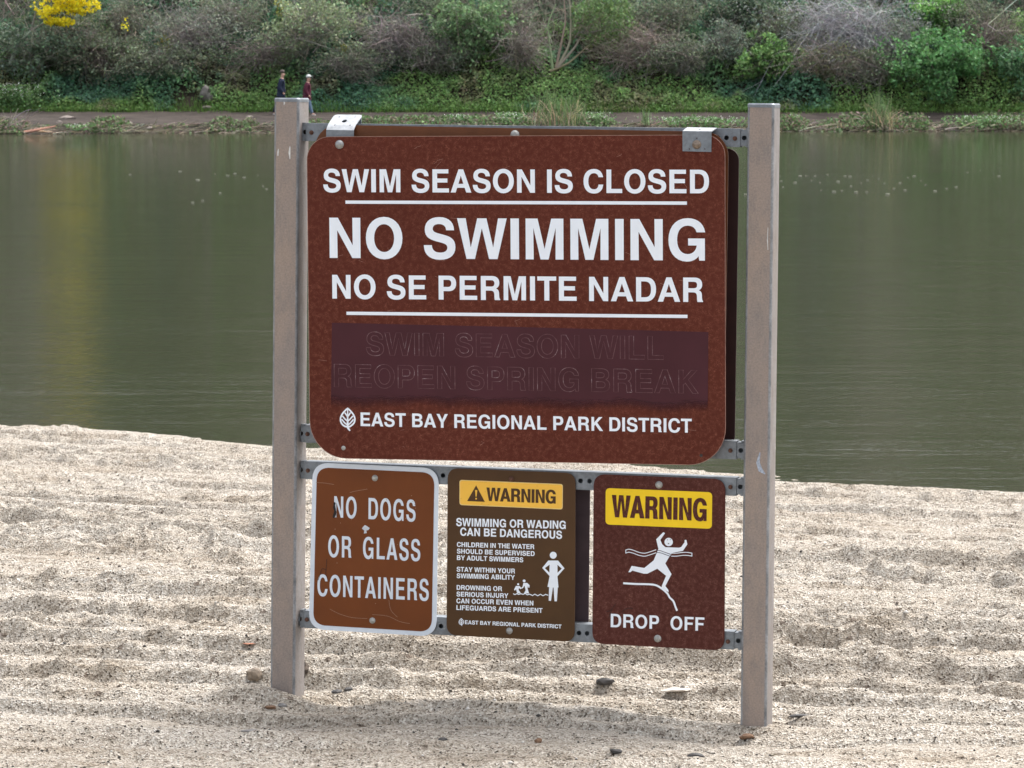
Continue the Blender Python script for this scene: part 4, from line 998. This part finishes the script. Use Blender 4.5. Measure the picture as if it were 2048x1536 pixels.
for txt, L, Rr, cl, cr in (('SWIM SEASON WILL', (733, 710), (1327, 719), 45, 47), ('REOPEN SPRING BREAK', (669, 773.5), (1397, 787), 45, 47)):
    a = MF.at(*L, 0); b_ = MF.at(*Rr, 0); cap = (cl+cr)/2*9/F; sl = (b_[1]-a[1])/(b_[0]-a[0]); wd = b_[0]-a[0]
    for g in layout(txt, cap, wd):
        bm = bmesh.new()
        for c in g: strip(bm, [(p[0]+a[0], p[1]+a[1]+p[0]*sl) for p in c], [.0016]*len(c), -.0012, True)
        o = part('painted_over_letter', bm, M_GHOST, root, O)
x, z = MF.at(679, 289, 0); o = part('bolt', dome_bm((x, 0, z), .0115, .007), M_BOLT, root, O, True)
x, z = MF.at(687, 896, 0); o = part('stud', dome_bm((x, 0, z), .0058, .003), M_BOLT_W, root, O, True)
# small scratches
rs = random.Random(4); bm = bmesh.new()
for i in range(46):
    x = rs.uniform(xL+.03, xR-.03); z = rs.uniform(zB+.03, zT-.03); a = rs.uniform(0, math.pi); L_ = rs.uniform(.006, .03)
    pts = [(x+math.cos(a+rs.uniform(-.3, .3)*k)*L_*k/3, z+math.sin(a)*L_*k/3) for k in range(4)]; strip(bm, pts, .0007, -.0003)
part('scratches', bm, M_SCR, root, O)['kind'] = 'stuff'
# brackets that hook over the rail
def bracket(label, front, lip_px, back, offf, holes, lip_hole):
    """front: (xl,yl,xr,yr) photo line of the bend; back: same for the rear edge, .085 m deeper"""
    root = None
    d1 = offf+.088
    a = FR.at(front[0], front[1], offf); b_ = FR.at(front[2], front[3], offf); c = FR.at(back[2], back[3], d1 if front[0] < 1000 else offf+.055); dd = FR.at(back[0], back[1], d1 if front[0] < 1000 else offf+.055)
    yb = d1 if front[0] < 1000 else offf+.055
    x, z = a; root = empty('hanging_bracket', FR.M @ Matrix.Translation((x, offf, z)), label, 'bracket'); O = Vector((x, offf, z)); th = .0022
    def lerp(u, v_): return (a[0]*(1-u)*(1-v_)+b_[0]*u*(1-v_)+dd[0]*(1-u)*v_+c[0]*u*v_, offf+(yb-offf)*v_, a[1]*(1-u)*(1-v_)+b_[1]*u*(1-v_)+dd[1]*(1-u)*v_+c[1]*u*v_+(.0065*min(1, v_*5)*(1-v_) if front[0] < 1000 else 0))
    bm = bmesh.new(); hs_ = []
    for (hu, hv, hr) in holes: hs_.append([(hu+hr*math.cos(2*math.pi*i/12), hv+hr*1.3*math.sin(2*math.pi*i/12)) for i in range(12)])
    out = [(0, 0), (1, 0), (1, .1), (1, .25), (1, .5), (1, .88), (.96, .97), (.88, 1), (.12, 1), (.04, .97), (0, .88), (0, .5), (0, .25), (0, .1)] if front[0] < 1000 else [(0, 0), (1, 0), (1, 1), (0, 1)]
    cs = [out]+hs_; flat = [p for q in cs for p in q]; tr_ = tessellate_polygon([[Vector((p[0], p[1], 0)) for p in q] for q in cs])
    tp = [bm.verts.new(lerp(*p)) for p in flat]; bt = [bm.verts.new(Vector(lerp(*p))-Vector((0, 0, th))) for p in flat]
    for f in tr_: bm.faces.new([tp[i] for i in f]); bm.faces.new([bt[i] for i in reversed(f)])
    k = 0
    for q in cs:
        for i in range(len(q)): bm.faces.new((tp[k+i], tp[k+(i+1) % len(q)], bt[k+(i+1) % len(q)], bt[k+i]))
        k += len(q)
    bmesh.ops.recalc_face_normals(bm, faces=bm.faces[:]); o = part('top_plate', bm, M_GALV_L, root, O)
    bm = bmesh.new(); e = FR.at(lip_px[0], lip_px[1], offf); g = FR.at(lip_px[2], lip_px[3], offf)
    prism(bm, [[(a[0], a[1]-.0003), (b_[0], b_[1]-.0003), (g[0], g[1]), (e[0], e[1])]]+[circ(*FR.at(hx, hy, offf), hr, 10) for hx, hy, hr in lip_hole], offf-.0002, offf+th)
    part('front_lip', bm, M_GALV, root, O)
    bm = bmesh.new(); boxm(bm, min(dd[0], c[0])+.004, max(dd[0], c[0])-.004, yb-.001, yb+.0015, dd[1]-.045, dd[1]-.004); part('rear_lip', bm, M_GALV, root, O)
    return root, O
bracket('bent silver bracket hooked over the rail at the upper left of the big sign', (652.5, 259.5, 707.5, 260.5), (652.5, 274, 707.5, 276), (669, 229, 726, 229.5), -.0085, [(.5, .50, .09), (.22, .82, .025), (.78, .82, .025), (.25, .2, .025), (.8, .2, .025)], [])
root, O = bracket('flat silver bracket with a domed bolt at the upper right of the big sign', (1365, 262, 1423, 262.5), (1365, 302.5, 1422.5, 304), (1374, 254.5, 1434, 255.5), OM-.004, [(.5, .5, .05)], [(1378.5, 298, .0017), (1409.5, 298, .0017), (1393.5, 276.5, .0017)])
x, z = FR.at(1393.5, 289, OM-.004); part('bolt', dome_bm((x, OM-.0044, z), .0115, .007), m_plain('tarnished_bolt', (.23, .18, .14), .45, .5, .35, 150), root, O, True)

# ---- NO DOGS OR GLASS CONTAINERS
OS = .018
root, O = sign('no_dogs_sign', 'brown sign with a white border reading NO DOGS OR GLASS CONTAINERS', FR, (748, 1100), OS)
C4 = [FR.at(*p, OS) for p in ((625.5, 925), (877.5, 936.5), (872.5, 1273.5), (617.5, 1258))]
bm = bmesh.new(); prism(bm, [rquad(C4, .040, 8)], OS, OS+.0025); part('panel', bm, M_WHITE_G, root, O)
C4 = [FR.at(*p, OS) for p in ((634, 934.5), (869, 945.5), (863.5, 1264), (626.5, 1249.5))]
M_DOG = m_plain('orange_brown_sheeting', (.150, .038, .004), .5, 0, .10, 7)
bm = bmesh.new(); prism(bm, [rquad(C4, .031, 8)], OS-LAYER, None); part('brown_field', bm, M_DOG, root, O)
OT = OS-LAYER
HW = (-.0, -.012)
text(FR, root, O, 'NO DOGS', (668.5, 1035), (831, 1043.5), 43, 44, OT, M_WHITE_G, (.004, -.012), space=520, track=70)
text(FR, root, O, 'OR GLASS', (656.5, 1114), (840.5, 1122.5), 43.5, 44, OT, M_WHITE_G, (.004, -.012), space=520, track=70)
text(FR, root, O, 'CONTAINERS', (635, 1192), (857.5, 1202), 43.5, 44, OT, M_WHITE_G, (.004, -.012), track=60)
for p, mt in (((750, 956), M_BOLT_W), ((745, 1241), M_BOLT_W)):
    x, z = FR.at(*p, OS); part('bolt', dome_bm((x, OS-LAYER, z), .0082, .006), mt, root, O, True)
poly(FR, root, O, [(724, 1057), (727, 1053), (730, 1050), (734, 1052), (740, 1056), (737, 1060), (733, 1061), (734, 1066), (728, 1067), (729, 1061)], OT, m_plain('white_splash', (.55, .57, .6), .6), 'paint_chip', 2)
line(FR, root, O, spl([(670, 1004), (669, 1014), (671, 1024), (667, 1036)], 3), [1, 5, 3, 5, 5, 4, 5, 6, 5, 1], OT, M_BLACK, 'marker_scrawl', 3.4)
line(FR, root, O, spl([(654, 1118), (653, 1135), (652, 1148), (655, 1155)], 3), .9, OT, M_BLACK, 'marker_scrawl', 3.2)
line(FR, root, O, spl([(653, 1140), (645, 1137), (641, 1148), (637, 1160)], 3), .9, OT, M_BLACK, 'marker_scrawl', 3.6)
bm = bmesh.new(); rs = random.Random(9); k9 = 9/F
for i in range(16):
    px, py = rs.uniform(650, 850), rs.uniform(990, 1225); x, z = FR.at(px, py, OT); strip(bm, [(x-.0008, z), (x+.0009, z+.0006)], rs.uniform(.0012, .0024), OT-.0011)
for pts in ([(632, 965), (650, 966), (668, 969)], [(660, 1218), (680, 1228), (705, 1235), (735, 1237)], [(778, 1200), (782, 1220), (795, 1234)], [(745, 1229), (775, 1232), (800, 1243), (820, 1247)], [(700, 985), (712, 982), (735, 978)]):
    strip(bm, [FR.at(*p, OT) for p in spl(pts, 4)], .0009, OT-.0010)
part('chips_and_scratches', bm, m_plain('chip', (.34, .21, .14), .6), root, O)['kind'] = 'stuff'

# ---- WARNING SWIMMING OR WADING
root, O = sign('wading_warning_sign', 'middle brown sign warning that swimming or wading can be dangerous', FR, (1021, 1110), OS)
C4 = [FR.at(*p, OS) for p in ((895.5, 936), (1151, 946), (1149, 1284), (893, 1270))]
M_OLIVE = m_plain('dark_olive_brown_sheeting', (.076, .034, .009), .5, 0, .12, 8)
bm = bmesh.new(); prism(bm, [rquad(C4, .026, 7)], OS, OS+.0025); part('panel', bm, M_OLIVE, root, O)
t = NT('weathered_yellow_orange'); v = t.coord()
t.col(t.mix(t.ramp(t.noise(v, 110, 5, .7), [(.62, (0, 0, 0)), (.74, (1, 1, 1))]), (.93, .53, .075), (.50, .27, .05))); t.b.inputs['Roughness'].default_value = .5; M_YO = t.m
poly(FR, root, O, rquad([(919, 959.5), (1126, 968), (1125.5, 1019), (919, 1010)], 5, 4), OS, m_plain('pale_yellow_rim', (.86, .60, .25), .5), 'notice_rim', 1)
poly(FR, root, O, rquad([(920.5, 961), (1124.5, 969.5), (1124, 1017.5), (920.5, 1008.5)], 5, 4), OS, M_YO, 'yellow_notice', 1.7)
poly(FR, root, O, [(952.6, 970.5), (970, 1003.5), (934.5, 1002)], OS, M_OLIVE, 'warning_triangle', 2.4)
poly(FR, root, O, [(950.6, 980), (955, 980), (953.6, 993), (951.6, 993)], OS, M_YO, 'exclamation_mark', 3.1)
poly(FR, root, O, [(951.2, 995.5), (954.2, 995.5), (954.2, 998.8), (951.2, 998.8)], OS, M_YO, 'exclamation_mark', 3.1)
text(FR, root, O, 'WARNING', (974, 1001.5), (1111, 1007), 26.5, 27, OS, M_OLIVE, (.032, .004), y=OS-LAYER*2.4)
T1 = [('SWIMMING OR WADING', 912.5, 1051.8, 1131.5, 1057.8, 15.8), ('CAN BE DANGEROUS', 920.5, 1071, 1124, 1077.6, 15.8),
      ('CHILDREN IN THE WATER', 914, 1093.4, 1068.5, 1098.2, 9.4), ('SHOULD BE SUPERVISED', 914, 1106.7, 1069.3, 1112, 9.4), ('BY ADULT SWIMMERS', 914, 1119.8, 1046.5, 1124.4, 9.4),
      ('STAY WITHIN YOUR', 913.5, 1143, 1030, 1146.8, 9.4), ('SWIMMING ABILITY', 913.5, 1156, 1029.5, 1159.6, 9.4),
      ('DROWNING OR', 913.5, 1179.3, 1004, 1182.3, 9.4), ('SERIOUS INJURY', 913.2, 1192.6, 1016.5, 1196.2, 9.4), ('CAN OCCUR EVEN WHEN', 913, 1206, 1066.7, 1211, 9.4), ('LIFEGUARDS ARE PRESENT', 913, 1219.6, 1085, 1225.7, 9.4),
      ('EAST BAY REGIONAL PARK DISTRICT', 930, 1248, 1123, 1256.9, 7.7)]
for s_, x0, y0, x1, y1, cp in T1: text(FR, root, O, s_, (x0, y0), (x1, y1), cp, cp, OS, M_WHITE, (.012, .01))
leaf_logo(FR, root, O, 922.8, 1243.8, 14.5, OS, M_WHITE)
q6 = lambda pts: [(880+x/4.268, 930+y/4.268) for x, y in pts]
poly(FR, root, O, circ(1106.6, 1110.4, 7, 18), OS, M_WHITE, 'figure_head')
poly(FR, root, O, q6([(925, 815), (1008, 815), (1063, 882), (1003, 950), (1012, 1045), (1006, 1045), (998, 1163), (978, 1163), (970, 1046), (964, 1046), (948, 1160), (928, 1158), (932, 1042), (918, 1040), (936, 948), (873, 878)]), OS, M_WHITE, 'figure_body', 1,
     [q6([(936, 850), (896, 880), (934, 918)]), q6([(1003, 852), (1040, 884), (1004, 920)])])
line(FR, root, O, q6([(625, 1098), (640, 1106), (655, 1098), (672, 1104), (690, 1098), (710, 1104), (728, 1096), (745, 1108), (765, 1102), (790, 1114), (810, 1102), (835, 1116), (858, 1103), (880, 1116), (902, 1104), (925, 1112)]), 1.9, OS, M_WHITE, 'wave_line', 1)
for hx, hy, r in ((668, 1017, 2.1), (719, 989, 2.9)): 
    a, b_ = q6([(hx, hy)])[0]; poly(FR, root, O, circ(a, b_, r, 12), OS, M_WHITE, 'figure_head')
poly(FR, root, O, q6([(648, 1032), (680, 1032), (697, 1052), (690, 1060), (675, 1050), (672, 1066), (690, 1092), (660, 1096), (650, 1060), (640, 1072), (633, 1064)]), OS, M_WHITE, 'figure_body', 1.3)
poly(FR, root, O, q6([(712, 1006), (745, 1006), (766, 1026), (764, 1046), (755, 1046), (752, 1030), (748, 1052), (760, 1096), (716, 1096), (732, 1068), (722, 1030), (712, 1046), (700, 1056), (694, 1048), (706, 1036)]), OS, M_WHITE, 'figure_body', 1.3)
for p, mt in (((1023, 958), M_BOLT_R), ((1019, 1261.5), M_BOLT)):
    x, z = FR.at(*p, OS); part('bolt', dome_bm((x, OS-LAYER*1.9, z), .0088 if p[1] > 1000 else .007, .006), mt, root, O, True)

# ---- WARNING DROP OFF
root, O = sign('drop_off_sign', 'red brown sign with a yellow WARNING panel and a stumbling figure reading DROP OFF', FR, (1317, 1120), OS)
C4 = [FR.at(*p, OS) for p in ((1187.5, 948), (1450.5, 958.5), (1448.5, 1301.5), (1184.5, 1287))]
bm = bmesh.new(); prism(bm, [rquad(C4, .028, 7)], OS, OS+.004); part('panel', bm, M_RED2, root, O)
poly(FR, root, O, rquad([(1211.5, 976), (1424.5, 984.5), (1423.8, 1057.6), (1211, 1048.8)], 8, 5), OS, m_plain('bright_yellow', (.90, .60, .014), .5, 0, .07, 14), 'yellow_notice', 1)
text(FR, root, O, 'WARNING', (1225, 1034), (1412, 1042), 44, 45, OS, M_RED2, (.034, .002), y=OS-LAYER*1.8, track=30)
text(FR, root, O, 'DROP OFF', (1221.5, 1254.2), (1408.5, 1262), 27, 27, OS, M_WHITE, (.002, -.002), space=560, track=10)
q7 = lambda pts: [(1160+x/4.0406, 930+y/4.0406) for x, y in pts]
poly(FR, root, O, circ(1160+717/4.0406, 930+622/4.0406, 8.4, 20), OS, M_WHITE, 'figure_head')
poly(FR, root, O, q7([(673, 543), (688, 550), (650, 605), (664, 640), (690, 664), (800, 668), (818, 662), (845, 625), (846, 605), (860, 605), (868, 640), (832, 694), (745, 710), (722, 742), (690, 795), (740, 882), (690, 978), (715, 1010), (716, 1030), (660, 990), (662, 975), (696, 895), (625, 838), (545, 878), (515, 878), (424, 853), (408, 866), (391, 866), (418, 815), (520, 832), (596, 770), (634, 678), (616, 600)]), OS, M_WHITE, 'figure_body')
line(FR, root, O, q7(spl([(350, 955), (450, 961), (590, 966), (650, 990), (705, 1036), (725, 1070), (755, 1100), (772, 1145), (785, 1178)], 4)), 3.9, OS, M_WHITE, 'ledge_line', 1.5)
for dy in (0, 24):
    line(FR, root, O, q7(spl([(370, 688+dy), (395, 680+dy), (430, 688+dy), (480, 706+dy), (525, 712+dy), (570, 700+dy), (616, 684+dy)], 4)), 1.5, OS, M_WHITE, 'water_line', 1.5)
    line(FR, root, O, q7(spl([(738, 712+dy), (780, 712+dy), (830, 706+dy), (870, 706+dy), (906, 712+dy)], 4)), 1.5, OS, M_WHITE, 'water_line', 1.6)
for a_ in (371, 905): line(FR, root, O, q7([(a_, 684 if a_ < 500 else 710), (a_, 714 if a_ < 500 else 738)]), 1.5, OS, M_WHITE, 'water_line', 1.8)
for dy in (0, 17): line(FR, root, O, q7(spl([(620, 690+dy), (650, 692+dy), (690, 706+dy), (735, 722+dy)], 4)), 1.2, OS, m_plain('dark_line', (.06, .05, .07), .5), 'water_line', 2)
line(FR, root, O, q7([(703, 603), (712, 606)]), 1, OS, M_BLACK, 'face_scrawl', 2); line(FR, root, O, q7([(728, 604), (736, 601)]), 1, OS, M_BLACK, 'face_scrawl', 2); line(FR, root, O, q7([(712, 630), (716, 638), (722, 632)]), 1.3, OS, M_BLACK, 'face_scrawl', 2)
for pts in ([(213, 1182), (245, 1176), (290, 1120)], [(262, 1165), (245, 1200), (232, 1240)], [(345, 1200), (355, 1172), (390, 1156), (430, 1160)], [(540, 1162), (525, 1190), (500, 1210)]):
    line(FR, root, O, q7(spl(pts, 3)), .8, OS, M_BLACK, 'marker_scrawl', 2.2)
for p, mt in (((1318, 969.6), M_BOLT_W), ((1315.4, 1277), M_BOLT_W)):
    x, z = FR.at(*p, OS); part('bolt', dome_bm((x, OS-LAYER*.3, z), .0095, .007), mt, root, O, True)

# ------------------------------------------------------------------ things lying on the sand
M_PB = m_plain('dark_pebble', (.055, .052, .05), .6, 0, .3, 60); M_PG = m_plain('grey_pebble', (.20, .19, .18), .8, 0, .3, 60); M_PBR = m_plain('brown_pebble', (.17, .10, .06), .8, 0, .3, 60)
def on_sand(name, px, py, r, mat, label, cat='pebble', sq=(1.4, .9, .6), seed=1, sink=.6):
    p = beach_at(px, py); o = mesh_bm(name, rock_bm(r, seed, sq), mat, smooth=False); o.location = p+Vector((0, 0, r*sq[2]*(1-sink))); o.rotation_euler.z = R.uniform(-.5, .5); tag(o, label, cat); return o
on_sand('pebble', 672, 1389, .011, M_PB, 'black shard of stone just right of the left post foot', seed=5)
on_sand('pebble', 697, 1387, .009, M_PB, 'smaller black stone beside the black shard near the left post', seed=6)
on_sand('pebble', 886, 1482, .008, M_PB, 'round dark pebble below the white bordered sign near the bottom', seed=7)
on_sand('pebble', 1231, 1508, .010, M_PB, 'angular dark grey pebble near the bottom below the drop off sign', seed=8)
on_sand('pebble', 1077, 1487, .009, M_PBR, 'tan rounded pebble near the bottom centre', seed=9, sq=(1, 1, .9))
on_sand('pebble', 541, 1422, .010, M_PBR, 'rusty brown pebble on the sand below the left post', seed=10)
on_sand('pebble', 566, 1413, .010, M_PG, 'light grey pebble beside the rusty pebble below the left post', seed=11)
on_sand('pebble', 1494, 1487, .015, M_PBR, 'brown clod just below the right post foot', seed=12, cat='clod')
on_sand('sand_clod', 508, 1362, .022, m_plain('sand_lump', (.22, .18, .14), .95, 0, .4, 80), 'lump of damp sand against the left post', 'clod', (1.0, .8, .9), 13, .4)
on_sand('sand_clod', 606, 1362, .018, m_plain('dark_lump', (.10, .08, .065), .95, 0, .5, 80), 'small dark lump right of the left post foot', 'clod', (1.0, .8, 1.1), 14, .4)
on_sand('pebble', 1212, 1388, .016, M_PB, 'dark crusty clod in the sand below the drop off sign', 'clod', (1.6, 1, .7), 15)
on_sand('pebble', 1600, 1437, .012, M_PB, 'dark bark fragment right of the right post foot', 'bark', (2.6, .8, .4), 16)
on_sand('pebble', 1392, 1513, .013, M_PB, 'cluster like dark stone at the bottom below the right post', 'pebble', (1.6, 1, .5), 17)
on_sand('pebble', 500, 1468, .012, M_PG, 'flat pale flake of bark at the lower left', 'bark', (2.0, .6, .3), 18)
on_sand('fallen_leaf', 497, 1294, .016, m_plain('orange_leaf', (.36, .16, .10), .7), 'orange leaf on the sand left of the left post', 'leaf', (1.3, .8, .12), 19)
on_sand('fallen_leaf', 1350, 1394, .018, m_plain('pale_leaf', (.50, .45, .39), .7), 'pale curled leaf on the sand left of the right post foot', 'leaf', (2.0, 1, .3), 20)
n = 110; y = rng.uniform(7.2, 16, n); x = rng.uniform(-.16, .16, n)*y; z = beach_h(x, y)+.003; a = rng.uniform(0, 6.28, n); L = rng.uniform(.012, .05, n)
q = np.stack([np.cos(a)*L, np.sin(a)*L, rng.uniform(-.1, .25, n)*L], -1); p0 = np.stack([x, y, z], -1)
o = strands('twig_litter', np.stack([p0, p0+q*.5+rng.normal(0, .002, (n, 3)), p0+q], 1), rng.uniform(.0009, .0022, n), tint(n, (.06, .045, .035), .4)); tag(o, 'bits of dark twig scattered over the sand', 'twigs', kind='stuff')
# grit: small stones strewn over the sand
n = 4200; y = rng.uniform(6.8, 17, n); x = rng.uniform(-.165, .165, n)*y; z = beach_h(x, y)
base = np.array([(1, 0, 0), (-1, 0, 0), (0, 1, 0), (0, -1, 0), (0, 0, 1), (0, 0, -1)], float); tri = np.array([(0, 2, 4), (2, 1, 4), (1, 3, 4), (3, 0, 4), (2, 0, 5), (1, 2, 5), (3, 1, 5), (0, 3, 5)])
r = rng.uniform(.002, .0048, n)*np.where(rng.random(n) < .05, 1.7, 1); sc = rng.uniform(.6, 1.4, (n, 3)); sc[:, 2] *= .7; an = rng.uniform(0, 6.28, n)
V = base[None]*sc[:, None]*r[:, None, None]; Vx = V[..., 0]*np.cos(an)[:, None]-V[..., 1]*np.sin(an)[:, None]; Vy = V[..., 0]*np.sin(an)[:, None]+V[..., 1]*np.cos(an)[:, None]
V = np.stack([Vx+x[:, None], Vy+y[:, None], V[..., 2]+z[:, None]+r[:, None]*.3], -1).reshape(-1, 3)
Fq = (tri[None]+np.arange(n)[:, None, None]*6).reshape(-1, 3)
kk = rng.random(n)[:, None]; col = np.where(kk < .45, np.array([.04, .037, .033]), np.where(kk < .7, np.array([.13, .11, .09]), np.array([.4, .38, .35])))
o = mesh_np('grit', V, Fq, TWIG, None, np.repeat(col, 6, 0)); tag(o, 'small dark and pale stones strewn over the sand', 'grit', kind='stuff')
